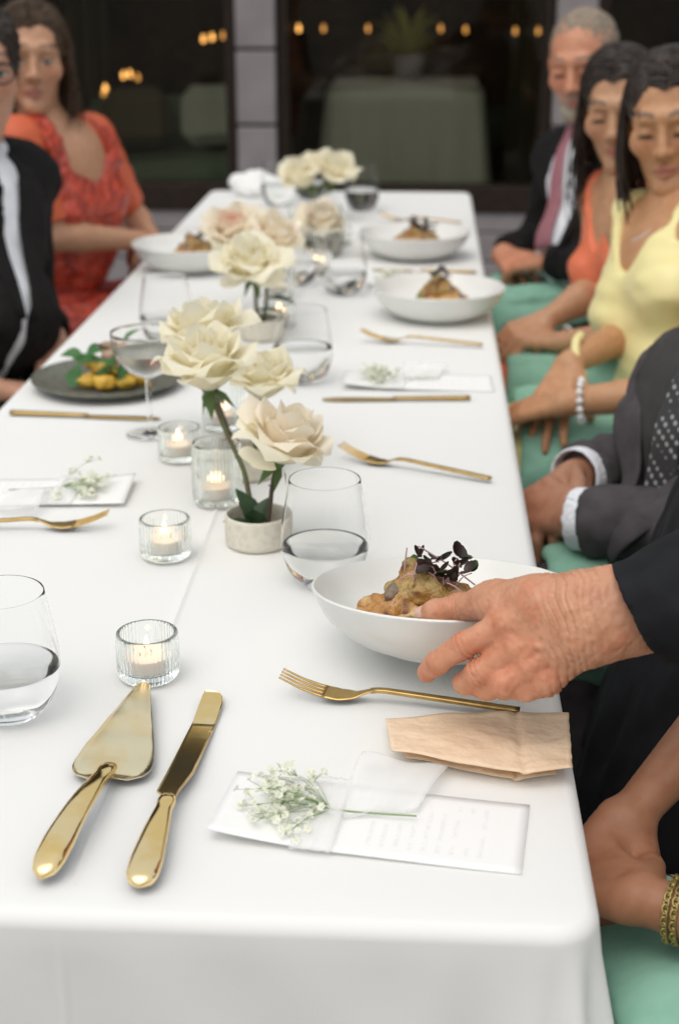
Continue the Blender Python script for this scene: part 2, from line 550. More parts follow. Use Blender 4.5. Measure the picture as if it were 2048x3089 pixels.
def tablecloth():
    parts = []
    # flat top inside the inset rectangle, denser along the centre fold crease
    ins = .035
    xc = -.246
    xs = sorted(set([X0 + ins, -.55, -.45, -.35, -.28] + [xc + d for d in (-.012, -.006, -.003, -.0012, 0, .0012, .003, .006, .012)] + [-.2, -.1, 0, .06, X1 - ins]))
    ys = np.linspace(Y0 + ins, Y1 - ins, 60)
    v = [(x + .0025 * math.sin(y * 1.7), y, TOP + .0026 * math.exp(-((x - xc) / .0022) ** 2) * min(1, (y - Y0 - ins) * 30) + .0006 * math.sin(y * 5 + x * 9) * min(1, (y - Y0 - ins) * 8, (Y1 - ins - y) * 8, (x - X0 - ins) * 8, (X1 - ins - x) * 8)) if X0 + ins < x < X1 - ins else (x, y, TOP) for y in ys for x in xs]
    nx = len(xs)
    f = [(j * nx + i, j * nx + i + 1, (j + 1) * nx + i + 1, (j + 1) * nx + i) for j in range(len(ys) - 1) for i in range(nx - 1)]
    parts.append((v, f))
    # contour with outward normals
    r = ins
    cont = []
    def line(a, b_, nrm, n):
        for i in range(n):
            t = i / n
            cont.append((a[0] + (b_[0] - a[0]) * t, a[1] + (b_[1] - a[1]) * t, nrm[0], nrm[1]))
    def arc(c, a0, n=14):
        for i in range(n):
            a = a0 + math.pi / 2 * i / n
            cont.append((c[0], c[1], math.cos(a), math.sin(a)))
    xa, xb, ya, yb = X0 + r, X1 - r, Y0 + r, Y1 - r
    line((xa, ya), (xb, ya), (0, -1), 260); arc((xb, ya), -math.pi / 2)
    line((xb, ya), (xb, yb), (1, 0), 420); arc((xb, yb), 0)
    line((xb, yb), (xa, yb), (0, 1), 120); arc((xa, yb), math.pi / 2)
    line((xa, yb), (xa, ya), (-1, 0), 300); arc((xa, ya), math.pi)
    n = len(cont)
    prof = [(0, 0), (.010, 0), (.016, -.0005)] + [(.022 + .013 * math.sin(a), -.013 * (1 - math.cos(a))) for a in np.linspace(.2, math.pi / 2, 8)]
    zz = -.013
    while zz > -.52:
        zz -= .022; prof.append((.0352, zz))
    v, f = [], []
    s = 0
    G = lambda u, c, w_: math.exp(-((u - c) / w_) ** 2)
    for j, (px, py, nx_, ny_) in enumerate(cont):
        for (o, dz) in prof:
            dep = min(max(-dz - .02, 0) / .16, 1.0)
            d2 = max(-dz - .02, 0)
            off = 0
            if ny_ < -.99:            # front drop
                u = px
                off = dep * (-.014 * G(u, .045, .022) + .006 * G(u, .088, .010) - .007 * G(u, -.06, .07) + .004 * G(u, -.16, .05) + .004 * G(u, -.40, .06)) + .0016 * G(u, -.246, .0022) * min(1, dep * 4)
                off += .05 * d2 * math.sin(u * 11 + 1) + .0012 * math.sin(u * 55 + dz * 20) * min(1, d2 * 30)
            elif nx_ > .99:
                off = .03 * d2 * math.sin(py * 17) + .05 * d2 * math.sin(py * 7 + 2) + .10 * d2
            elif nx_ < -.99:
                off = .05 * d2 * math.sin(py * 15) + .10 * d2
            elif ny_ > .99:
                off = .06 * d2 * math.sin(px * 20)
            else:
                a = math.atan2(ny_, nx_)
                off = .13 * d2 + .10 * d2 * math.cos(a * 8 + 2.4)
            v.append((px + nx_ * (o + off), py + ny_ * (o + off), TOP + dz))
    m = len(prof)
    for j in range(n):
        k = (j + 1) % n
        for i in range(m - 1):
            f.append((j * m + i, j * m + i + 1, k * m + i + 1, k * m + i))
    f = [q[::-1] for q in f]
    parts.append((v, f))
    o = ob('tablecloth', me('tablecloth', *join(parts), MT['cloth']))
    tag(o, 'white linen cloth draped over the long banquet table with a centre fold crease', 'tablecloth')


tablecloth()
# ================================================================== tableware
T0 = TOP + .0015

# ---- bowls
BOWL = smooth_prof([(0, .010), (.04, .0102), (.075, .016), (.105, .033), (.1215, .056), (.1235, .0585), (.1248, .0575), (.1245, .055),
                    (.112, .031), (.086, .010), (.066, .0045), (.062, .0), (.057, .0), (.055, .0035), (0, .004)], 4)
bowl_mesh = me('bowl', *lathe(BOWL, 96), MT['porcelain'])


def bowl(loc, label, rot=(0, 0, 0)):
    o = ob('bowl', bowl_mesh, loc=loc, rot=rot)
    return tag(o, label, 'bowl', 'white pasta bowls')


bowl_near = bowl((.0262, 1.2640, .7678), 'white shallow bowl held in a hand, tipped up above the cloth', (rad(-9.2), 0, 0))
bowl((.028, 2.735, T0), 'white shallow bowl of food overhanging the table edge beside the yellow dress')
bowl((-.022, 3.345, T0), 'white shallow bowl of food beside the grey bearded guest')
bowl((-.507, 3.170, T0), 'white shallow bowl of food beside the red dress')
PLATE = smooth_prof([(0, .007), (.06, .0072), (.095, .010), (.113, .0165), (.1165, .0185), (.118, .0175), (.116, .013), (.095, .004), (.07, .0), (.06, .0005), (0, .002)], 4)
tag(ob('plate', me('plate', *lathe(PLATE, 80), MT['plate_dark']), loc=(-.492, 2.215, T0)), 'olive grey stoneware plate holding yellow food beside the coupe glass', 'plate')

# ---- stemless glasses
GL = smooth_prof([(0, .0), (.020, .0), (.028, .002), (.040, .017), (.0470, .042), (.0460, .064), (.0415, .092), (.0378, .1155)], 5) + \
     [(.0374, .1162), (.0369, .1158)] + smooth_prof([(.0369, .1155), (.0405, .092), (.0449, .064), (.0458, .042), (.0386, .0185), (.026, .0065), (.014, .0050), (0, .0048)], 5)
glass_mesh = me('glass_bowl', *lathe(GL, 72), MT['glass'])


def water_mesh(h):
    w_ = []
    inner = smooth_prof([(0, .0046), (.014, .0048), (.0262, .0063), (.0389, .0184), (.0460, .042), (.0452, .064), (.0408, .092)], 6)
    for r, z in inner:
        if z < h: w_.append((r, z))
    r = w_[-1][0]
    return me('water', *lathe(w_ + [(r, h), (r - .003, h - .0012), (0, h - .0014)], 64), MT['water'])


wm1, wm2, wm3 = water_mesh(.042), water_mesh(.046), water_mesh(.056)


def stemless(loc, label, wm):
    t = thing('stemless_glass', label, 'glass', loc, random.uniform(0, 6), 'stemless drinking glasses')
    ob('glass_bowl', glass_mesh, t)
    if wm is not None: ob('water', wm, t)
    return t


stemless((-.099, 1.452, T0), 'stemless glass of water between the held bowl and the near rose cup', wm1)
stemless((-.357, 1.139, T0), 'stemless glass of water beside the gold cake server and votive', wm2)
stemless((-.188, 2.262, T0), 'stemless glass of water touching the knife end behind the blush rose', wm3)
stemless((-.160, 2.930, T0), 'stemless glass of water beside the bowl overhanging the table edge', wm1)
stemless((-.225, 3.335, T0), 'stemless glass behind the votive flames at the clustered roses', wm1)
stemless((-.262, 3.020, T0), 'half hidden stemless glass behind the cup of three roses', wm2)
stemless((-.445, 2.50, T0), 'stemless glass standing beyond the coupe and the dark plate', wm2)
stemless((-.170, 4.02, T0), 'stemless glass of water at the far table end beside two roses', wm3)
stemless((-.405, 4.10, T0), 'stemless glass of water at the far table end before the pilaster', wm3)
stemless((-.325, 4.22, T0), 'stemless glass at the far end between the roses and the napkin', wm2)
# ---- coupe
CP = smooth_prof([(0, .0), (.026, .0), (.0325, .0012), (.0328, .0022), (.018, .0045), (.006, .0075), (.0038, .014), (.0034, .05), (.0042, .078), (.009, .0845), (.026, .093), (.042, .110), (.0475, .128), (.0490, .148)], 4) + \
     [(.0486, .1487), (.0481, .148)] + smooth_prof([(.0481, .148), (.0465, .128), (.041, .111), (.0252, .0945), (.010, .0870), (0, .0862)], 4)
MT['cloudy'] = glass_mat('cloudy_drink', (.97, .97, .94), 1.25, .35)
cp = thing('coupe_glass', 'tall stemmed coupe of pale cloudy drink between the dark plate and white roses', 'glass', (-.379, 1.962, T0))
ob('glass_body', me('glass_body', *lathe(CP, 64), MT['glass']), cp)
inner = [(0, .0860), (.010, .0868), (.0254, .0943), (.0412, .1108), (.0452, .121)]
ob('drink', me('drink', *lathe(inner + [(.0455, .1215), (.042, .1208), (0, .1206)], 56), MT['cloudy']), cp)

# ---- votives and candles


def votive_mesh(r, h, ribs):
    out = [(0, 0), (r * .80, 0), (r * .90, .0015), (r * .97, .005), (r, .011), (r, h * .5), (r, h * .80), (r, h - .003), (r - .0004, h - .0008), (r - .0016, h)]
    inn = [(r - .0034, h - .0004), (r - .0042, h - .002), (r - .0045, h * .8), (r - .0045, h * .5), (r - .0048, .013), (r * .78, .0095), (r * .4, .0088), (0, .0088)]
    mask = [0, 0, .3, .8, 1, 1, 1, .4, 0, 0, 0, 0, .0, 0, 0, 0, 0, 0]
    return me('votive_holder', *lathe(out + inn, ribs * 6, ribs, .00055, mask), MT['votive'])


vs_mesh = votive_mesh(.0285, .046, 44)
vt_mesh = votive_mesh(.0300, .078, 46)
_c = smooth_prof([(0, 0), (.0185, 0), (.0192, .001), (.0192, .0125), (.0186, .0135), (.012, .0128), (0, .0122)], 2)
wax_mesh = me('wax', *lathe(_c, 32), MT['wax'])
wick_mesh = me('wick', *tube([(0, 0, .012), (.0003, 0, .0165), (.001, 0, .0195)], .0007, 6), MT['wick'])
flame_mesh = me('flame', *lathe(smooth_prof([(0, .0165), (.0021, .0195), (.0026, .0225), (.0018, .027), (.0007, .031), (0, .0335)], 4), 14), MT['flame'])


def votive(x, y, tall, where):
    tag(ob('votive_holder', vt_mesh if tall else vs_mesh, loc=(x, y, T0), rot=(0, 0, random.uniform(0, 6))),
        ('tall' if tall else 'short') + ' ribbed glass votive holder ' + where, 'candle holder', 'ribbed votive holders')
    t = thing('tea_light', ('lit tea light in the tall votive ' if tall else 'lit tea light in the votive ') + where, 'candle', (x + random.uniform(-.002, .002), y, T0 + .0090), random.uniform(0, 6), 'lit tea lights')
    ob('wax', wax_mesh, t); ob('wick', wick_mesh, t); ob('flame', flame_mesh, t)


votive(-.247, 1.216, 0, 'at the tip of the cake server')
votive(-.281, 1.512, 0, 'beside the fork tip and near rose cup')
votive(-.320, 1.856, 0, 'beside the foot of the coupe glass')
votive(-.247, 1.690, 1, 'touching the crossed rose stems')
votive(-.280, 2.000, 1, 'behind the brown rose stem')
votive(-.262, 2.640, 0, 'behind the cup of three roses')
votive(-.226, 3.130, 0, 'between two glasses past the middle of the table')
votive(-.290, 2.900, 1, 'behind the dangling rose leaf')
votive(-.330, 3.420, 0, 'under the pale rose at the far half')
votive(-.200, 3.480, 0, 'beside the bowl of the bearded guest')
votive(-.300, 3.560, 1, 'standing behind the pale rose')

# ---- stoneware rose cups
CUP = smooth_prof([(0, 0), (.032, 0), (.0355, .0015), (.0372, .006), (.0375, .030), (.0372, .0345), (.0362, .0362)], 3) + smooth_prof([(.0352, .0362), (.0342, .0345), (.0335, .028), (.032, .010), (0, .009)], 3)
cup_mesh = me('bud_vase', *lathe(CUP, 56), MT['cup'])
cups = {}
for key, x, y, lb in (('a', -.183, 1.560, 'holding the blush rose'), ('b', -.222, 1.800, 'behind the tall votive'), ('c', -.286, 2.550, 'holding the middle cluster of roses'),
                      ('d', -.262, 3.470, 'holding the single pale rose'), ('e', -.270, 3.900, 'holding the two far roses')):
    tag(ob('bud_vase', cup_mesh, loc=(x, y, T0)), 'low round off white stoneware cup ' + lb, 'vase', 'stoneware rose cups')
    cups[key] = Vector((x, y, T0 + .010))


# ---- roses
def petal(R, H, half, reflex, curl, droop, point=.0, nu=15, nv=15, flare=.8, seed=0):
    rr = random.Random(seed)
    ph = rr.uniform(0, 6)
    v, f = [], []
    for j in range(nv):
        t = j / (nv - 1)
        s = max(math.sin(math.pi * (t * .84 + .11)), .05) ** .55
        r = R * (.16 + .84 * math.sin(min(t * 1.05, 1) * math.pi / 2) ** flare)
        q = max(0, t - .55) / .45
        r += reflex * R * q * q
        z = H * t - droop * H * q ** 1.6
        for i in range(nu):
            u = 2 * i / (nu - 1) - 1
            a = u * half * s
            e = abs(u) ** 2.2 * t * t
            lip = abs(u) ** 2.6 * max(0, t - .25) ** 1.5
            rr_ = r * (1 + curl * lip) + .0006 * math.sin(2.1 * u + ph + 3 * t) * t
            zz = z - (.05 if reflex < .08 else .05 + .42 * min(reflex, .4)) * H * lip * 1.5 + point * H * (1 - abs(u)) ** 2 * max(0, t - .7) * 1.2 + .0006 * math.sin(3 * u + ph) * t * t
            v.append((rr_ * math.cos(a), rr_ * math.sin(a), zz))
    for j in range(nv - 1):
        for i in range(nu - 1):
            f.append((j * nu + i, j * nu + i + 1, (j + 1) * nu + i + 1, (j + 1) * nu + i))
    return v, f


LAY = [  # count, R, H, half angle, reflex, curl, droop, point, flare
    (3, .0075, .056, 2.0, -.30, .0, 0, .00, .50),
    (3, .0125, .059, 1.75, -.10, .02, 0, .03, .52),
    (4, .0180, .061, 1.40, .02, .04, .0, .05, .55),
    (4, .0235, .061, 1.25, .14, .06, .03, .10, .58),
    (5, .0295, .058, 1.05, .26, .08, .08, .16, .60),
    (5, .0355, .053, .98, .36, .08, .14, .22, .64),
    (5, .0400, .044, .90, .42, .06, .22, .26, .70),
    (2, .0400, .006, .85, .20, .05, .9, .20, .85)]
petals = {}
for li, (n_, R_, H_, ha, rf_, cu, dr, po, fl) in enumerate(LAY):
    for var in range(3):
        for mk in ('petal', 'petal_in', 'petal_pk'):
            if mk == 'petal_pk' and li > 2: continue
            petals[li, var, mk] = me('petal', *petal(R_, H_ * (1 + .07 * (var - 1)), ha * (1 + .08 * (var - 1)), rf_ * (1 + .5 * (var - 1)), cu, dr, po, flare=fl, seed=li * 3 + var), MT[mk])
sep_mesh = me('sepal', [(0, -.004, 0), (0, .004, 0), (.018, .006, .0), (.018, -.006, .0), (.036, 0, -.006)], [(0, 1, 2, 3), (3, 2, 4)], MT['sepal'])
v, f = lathe(smooth_prof([(0, -.012), (.005, -.010), (.0085, -.003), (.0095, .003), (0, .004)], 3), 14)
cal_mesh = me('calyx', v, f, MT['sepal'])


def leaf_mesh(L_, W_, fold=.25, mat='leaf', bend=.2):
    v, f = [], []
    nu, nv = 7, 9
    for j in range(nv):
        t = j / (nv - 1)
        wd = W_ * math.sin(math.pi * t ** .8) ** .9 if 0 < t < 1 else .0004
        for i in range(nu):
            u = 2 * i / (nu - 1) - 1
            serr = 1 + (.08 if j % 2 else -.05) * (abs(u) > .9)
            v.append((L_ * t, u * wd * serr, abs(u) * wd * fold - bend * L_ * t * t))
    for j in range(nv - 1):
        for i in range(nu - 1):
            f.append((j * nu + i, j * nu + i + 1, (j + 1) * nu + i + 1, (j + 1) * nu + i))
    return me('leaf', v, f, MT[mat])


lf_a, lf_b = leaf_mesh(.045, .014), leaf_mesh(.034, .011, .4)


def rose(base, bloom, axis, scale, label, inner='petal', outer='petal', heart=None, stem='stem', leaves=(), mid=None, skip=()):
    """base/bloom world points, axis = direction the flower opens to"""
    base, bloom = Vector(base), Vector(bloom)
    t = thing('rose', label, 'rose', base, 0, 'cut roses in stoneware cups')
    bl = bloom - base
    q = Vector(axis).to_track_quat('Z', 'Y').to_matrix().to_4x4()
    B = Matrix.Translation(bl) @ q @ Matrix.Scale(scale, 4)
    for li, (n_, R_, H_, *_) in enumerate(LAY):
        if li in skip: continue
        mk = (heart or inner) if li < 3 else inner if li < 6 else outer
        a0 = random.uniform(0, 6.28)
        for k in range(n_):
            a = a0 + 2 * math.pi * k / n_ + random.uniform(-.16, .16)
            M_ = B @ Matrix.Rotation(a, 4, 'Z') @ Matrix.Rotation(random.uniform(-.06, .06) + .05 * (k % 2), 4, 'Y') @ Matrix.Translation((0, 0, random.uniform(-.003, .003))) @ Matrix.Scale(random.uniform(.94, 1.06), 4)
            ob('petal', petals[li, random.randrange(3), mk], t, mtx=M_)
    c = ob('calyx', cal_mesh, t, mtx=B)
    for k in range(5):
        ob('sepal', sep_mesh, c, mtx=Matrix.Rotation(k * 1.257 + .3, 4, 'Z') @ Matrix.Rotation(random.uniform(.5, 1.1), 4, 'Y'))
    ax = (q @ Vector((0, 0, 1))).normalized()
    e = bl - ax * .010 * scale
    m_ = Vector(mid) - base if mid else bl * .5 + Vector((random.uniform(-.006, .006), random.uniform(-.006, .006), 0))
    pts = cr([(0, 0, 0), bl * 0 + m_ * .5 + bl * .02, m_, (m_ + e) / 2 - ax * .004, e], 6)
    v, f = tube(pts, np.linspace(.0032, .0026, len(pts)), 8)
    st = ob('stem', me('stem', v, f, MT[stem]), t)
    th = []
    for k in (5, 9, 14, 18):
        if k < len(pts) - 1:
            d = Vector((random.uniform(-1, 1), random.uniform(-1, 1), .3)).normalized()
            p = Vector(pts[k]); th.append(tube([p, p + d * .007], [.0016, .0002], 5))
    ob('thorns', me('thorns', *join(th), MT[stem]), st)
    for (tt, ang, el, mesh_, sc_) in leaves:
        p = Vector(pts[min(int(tt * (len(pts) - 1)), len(pts) - 1)])
        ob('leaf', mesh_, t, mtx=Matrix.Translation(p) @ Matrix.Rotation(ang, 4, 'Z') @ Matrix.Rotation(-el, 4, 'Y') @ Matrix.Scale(sc_, 4))
    return t


A, Bc, Cc, Dc, Ec = cups['a'], cups['b'], cups['c'], cups['d'], cups['e']
rose(A + Vector((.010, -.004, 0)), (-.1590, 1.5690, .8480), (.34, -.10, 1), 1.02, 'blush cream rose with dark stem drooping a guard petal in the near cup', 'petal_in', 'petal', None, 'stem_dark')
rose(A + Vector((.000, .004, 0)), (-.2570, 1.7200, .8900), (-.10, -.15, 1), 1.14, 'large open white rose leaning out of the near cup on a green stem', skip=(7,), mid=(-.206, 1.620, .82),
     leaves=[(.06, 2.6, 1.15, lf_a, 1.15), (.05, 1.0, 1.2, lf_b, 1.1), (.02, 3.3, .55, lf_b, 1.25), (.05, 4.6, 1.2, lf_a, .8)])
rose(Bc + Vector((-.008, 0, 0)), (-.2850, 1.8850, .8900), (-.12, .05, 1), 1.14, 'white rose on a brown stem rising behind the large open rose', skip=(7,), stem='stem_dark', mid=(-.262, 1.85, .82))
rose(Bc + Vector((.008, .002, 0)), (-.2120, 1.8540, .8410), (.15, -.1, 1), .98, 'white rose half hidden behind the large open rose and blush rose', skip=(7,), mid=(-.215, 1.83, .80), leaves=[(.8, 3.4, .2, lf_b, .8), (.7, 1, -.3, lf_b, .8)])
rose(Cc + Vector((-.004, 0, 0)), (-.3500, 2.7400, .8860), (-.12, -.55, 1), 1.1, 'pink hearted rose highest in the middle cluster', 'petal_in', 'petal', 'petal_pk', mid=(-.305, 2.62, .83))
rose(Cc + Vector((.004, .003, 0)), (-.2780, 2.6900, .8850), (.25, -.3, 1), 1.0, 'peach cream rose at the right of the middle cluster', 'petal_in', 'petal', None, mid=(-.28, 2.60, .82), leaves=[(.45, -.2, .1, lf_a, 1.2)])
rose(Cc + Vector((0, -.004, 0)), (-.2950, 2.5250, .8640), (-.12, -.40, 1), 1.12, 'cream rose lowest and frontmost of the middle cluster', 'petal', 'petal', None, mid=(-.292, 2.545, .80), leaves=[(.35, 3.1, .3, lf_b, .9), (.5, .1, .1, lf_a, 1.1), (.2, 5, .8, lf_b, .8)])
rose(Dc, (-.2380, 3.3830, .8000), (.1, -.40, 1), 1.05, 'single pale peach rose past the middle cluster', 'petal_in', 'petal', None)
rose(Ec + Vector((-.006, 0, 0)), (-.3000, 3.8450, .8420), (-.55, -.3, 1), 1.2, 'cream rose leaning left in the farthest cup', skip=(7,), leaves=[(.8, 3, .2, lf_a, 1.2)])
rose(Ec + Vector((.006, 0, 0)), (-.2450, 3.8520, .8520), (.35, -.25, 1), 1.2, 'cream rose standing taller in the farthest cup', skip=(7,))

# ---- forks, knives


def fork_parts():
    cl = lambda s: np.interp(s, [0, .018, .036, .054, .068, .080, .092, .215], [.0190, .0108, .0052, .0026, .0036, .0088, .0108, .0030])
    P = {}
    hp = [(s, 0, float(cl(s)) + .001) for s in np.linspace(.082, .215, 20)]
    P['handle'] = tube(hp, np.linspace(.0030, .0042, 20), 8, flat=np.linspace(.0019, .0022, 20), power=6)
    s = np.linspace(.040, .086, 14)
    wd = np.interp(s, [.040, .05, .060, .072, .080, .086], [.0115, .0118, .0105, .0058, .0036, .0031])
    P['head'] = tube([(a, 0, float(cl(a)) + .0008) for a in s], wd, 12, flat=.0011, power=3)
    P['tine'] = []
    for k in range(4):
        y = (k - 1.5) * .0062
        s = np.linspace(.0, .0415, 12)
        P['tine'].append(tube([(a, y * (.94 + .06 * a / .04), float(cl(a)) + .0008) for a in s], np.linspace(.0009, .0018, 12), 6, flat=np.linspace(.0007, .0011, 12), power=4))
    return P


FP = fork_parts()
fh, fd, ft = me('handle', *FP['handle'], MT['brass']), me('head', *FP['head'], MT['brass']), [me('tine', *x, MT['brass']) for x in FP['tine']]


def fork(tip, end, label, flip=1):
    tip, end = Vector(tip), Vector(end)
    d = end - tip
    t = thing('fork', label, 'fork', (tip.x, tip.y, T0 + .0008), math.atan2(d.y, d.x), 'gold dinner forks')
    ob('handle', fh, t); ob('head', fd, t)
    for m_ in ft: ob('tine', m_, t)
    return t


fork((-.121, 1.189), (.095, 1.159), 'gold fork lying between the held bowl and the kraft paper')
fork((-.106, 1.872), (.104, 1.780), 'gold fork with tines raised behind the held bowl')
fork((-.108, 2.535), (.102, 2.500), 'gold fork in front of the bowl overhanging the table edge')
fork((-.116, 3.850), (.090, 3.800), 'gold fork beyond the bowl of the bearded guest')
fork((-.362, 1.594), (-.577, 1.580), 'gold fork lying alone across from the others with tines toward the votives')
bl_m = me('blade', *tube([(s, 0, .0016) for s in np.linspace(0, .112, 14)], np.interp(np.linspace(0, .112, 14), [0, .01, .03, .112], [.002, .0065, .0085, .0062]), 10, flat=.0010, power=3), MT['brass'])
kh_m = me('handle', *tube([(s, 0, .0030) for s in np.linspace(.108, .225, 14)], np.linspace(.0044, .0050, 14), 8, flat=np.linspace(.0020, .0030, 14), power=6), MT['brass'])


def table_knife(tip, end, label):
    tip, end = Vector(tip), Vector(end)
    d = end - tip
    t = thing('table_knife', label, 'knife', (tip.x, tip.y, T0 + .0002), math.atan2(d.y, d.x), 'gold table knives')
    ob('blade', bl_m, t); ob('handle', kh_m, t)


table_knife((-.378, 2.036), (-.602, 2.050), 'slim gold knife behind the foot of the coupe glass')
table_knife((-.150, 2.152), (.073, 2.168), 'slim gold knife beside the menu card with its end near the blush rose')
table_knife((-.112, 3.178), (.110, 3.155), 'slim gold knife between the two bowls on the guests side')

# ---- cake server and cake knife


def outline_plate(name, pts, th, mat, zf, inset=.0, n=10):
    """thin plate from left/right outline rows [(s, yl, yr)], z from zf(s, u)"""
    v, f = [], []
    m = len(pts)
    for side in (1, -1):
        for (s, a, b_) in pts:
            for i in range(n):
                u = i / (n - 1)
                v.append((s, a + (b_ - a) * u, zf(s, 2 * u - 1) + (th / 2) * side))
    for j in range(m - 1):
        for i in range(n - 1):
            q = (j * n + i, j * n + i + 1, (j + 1) * n + i + 1, (j + 1) * n + i)
            f.append(q[::-1]); f.append(tuple(k + m * n for k in q))
    rim = [j * n for j in range(m)] + [(m - 1) * n + i for i in range(1, n)] + [j * n + n - 1 for j in range(m - 2, -1, -1)] + [i for i in range(n - 2, 0, -1)]
    for a, b_ in zip(rim, rim[1:] + rim[:1]):
        f.append((a, b_, b_ + m * n, a + m * n))
    return me(name, v, f, mat)


def bez_handle(L_, w0, w1, z0, z1, th, arch, mat):
    s = np.linspace(0, L_, 26)
    t = s / L_
    wd = np.interp(t, [0, .06, .15, .4, .75, .90, .97, 1], [w0 * .9, w0 * 1.2, w0 * 1.05, (w0 + w1) * .50, w1, w1 * .95, w1 * .66, w1 * .15])
    hh = np.interp(t, [0, .06, .15, .5, .85, .97, 1], [th * .9, th * 1.25, th, th * 1.2, th * 1.5, th * 1.0, th * .3])
    z = z0 + (z1 - z0) * t + arch * np.sin(t * math.pi)
    return me('handle', *tube([(-a, 0, b_) for a, b_ in zip(s, z)], wd, 20, flat=hh, power=2.6), mat)


# local +x towards the tip
sv = thing('cake_server', 'polished gold cake server with a broad triangular blade', 'cake server', (-.2445, 1.024, T0), math.atan2(.160, .004) + .02)
rows = []
for t in np.linspace(0, 1, 30):
    s = -.004 + t * .157
    w_ = np.interp(t, [0, .015, .05, .10, .16, .3, .6, .9, .965, .99, 1], [.016, .024, .0305, .033, .0332, .0300, .0195, .0088, .0070, .0052, .003])
    rows.append((s, w_, -w_ * .97))
blade = outline_plate('blade', rows, .0012, MT['gold_pale'], lambda s, u: .0085 + .045 * s - .0016 * u * u - .012 * max(0, s - .11) + .0002 * math.sin(s * 160) , n=12)
ob('blade', blade, sv)
ob('handle', bez_handle(.148, .0066, .0122, .0150, .0085, .0042, .0085, MT['gold']), sv, loc=(.002, -.001, .0), rot=(0, 0, -.135))
kn = thing('cake_knife', 'polished gold cake knife with a straight notched blade', 'cake knife', (-.1900, .9900, T0), math.atan2(.182, .009) - .002)
rows = []
for t in np.linspace(0, 1, 40):
    s = -.006 + t * .196
    yl = np.interp(s, [-.006, -.0005, 0, .05, .18, .19], [.0052, .0056, .0108, .0104, .0098, .0090])
    yr = np.interp(s, [-.006, .01, .04, .17, .182, .188, .19], [-.0058, -.0068, -.0112, -.0106, -.0085, -.0050, -.001])
    rows.append((s, yl, yr))
kb = outline_plate('blade', rows, .0016, MT['gold'], lambda s, u: .0125 - .088 * min(s, .138) + (0 if s < .138 else (s - .138) * .09), n=12)
ob('blade', kb, kn)
ob('handle', bez_handle(.113, .0062, .0125, .0125, .0078, .0042, .0030, MT['gold']), kn, loc=(-.003, -.0002, 0), rot=(0, 0, .03))
cu_ = bpy.data.curves.new('stamp', 'FONT'); cu_.body = 'SS'; cu_.size = .0052; cu_.extrude = .00005; cu_.align_x = 'LEFT'
so_ = bpy.data.objects.new('stamp', cu_); COL.objects.link(so_)
dg = bpy.context.evaluated_depsgraph_get()
sm = bpy.data.meshes.new_from_object(so_.evaluated_get(dg)); bpy.data.objects.remove(so_)
sm.materials.clear(); MT['stamp'] = pm('bright_stamp', (.95, .78, .40), .5, 1.); sm.materials.append(MT['stamp'])
ob('stamp', sm, kn, loc=(.122, -.0078, .00290), rot=(0, .088, math.pi))
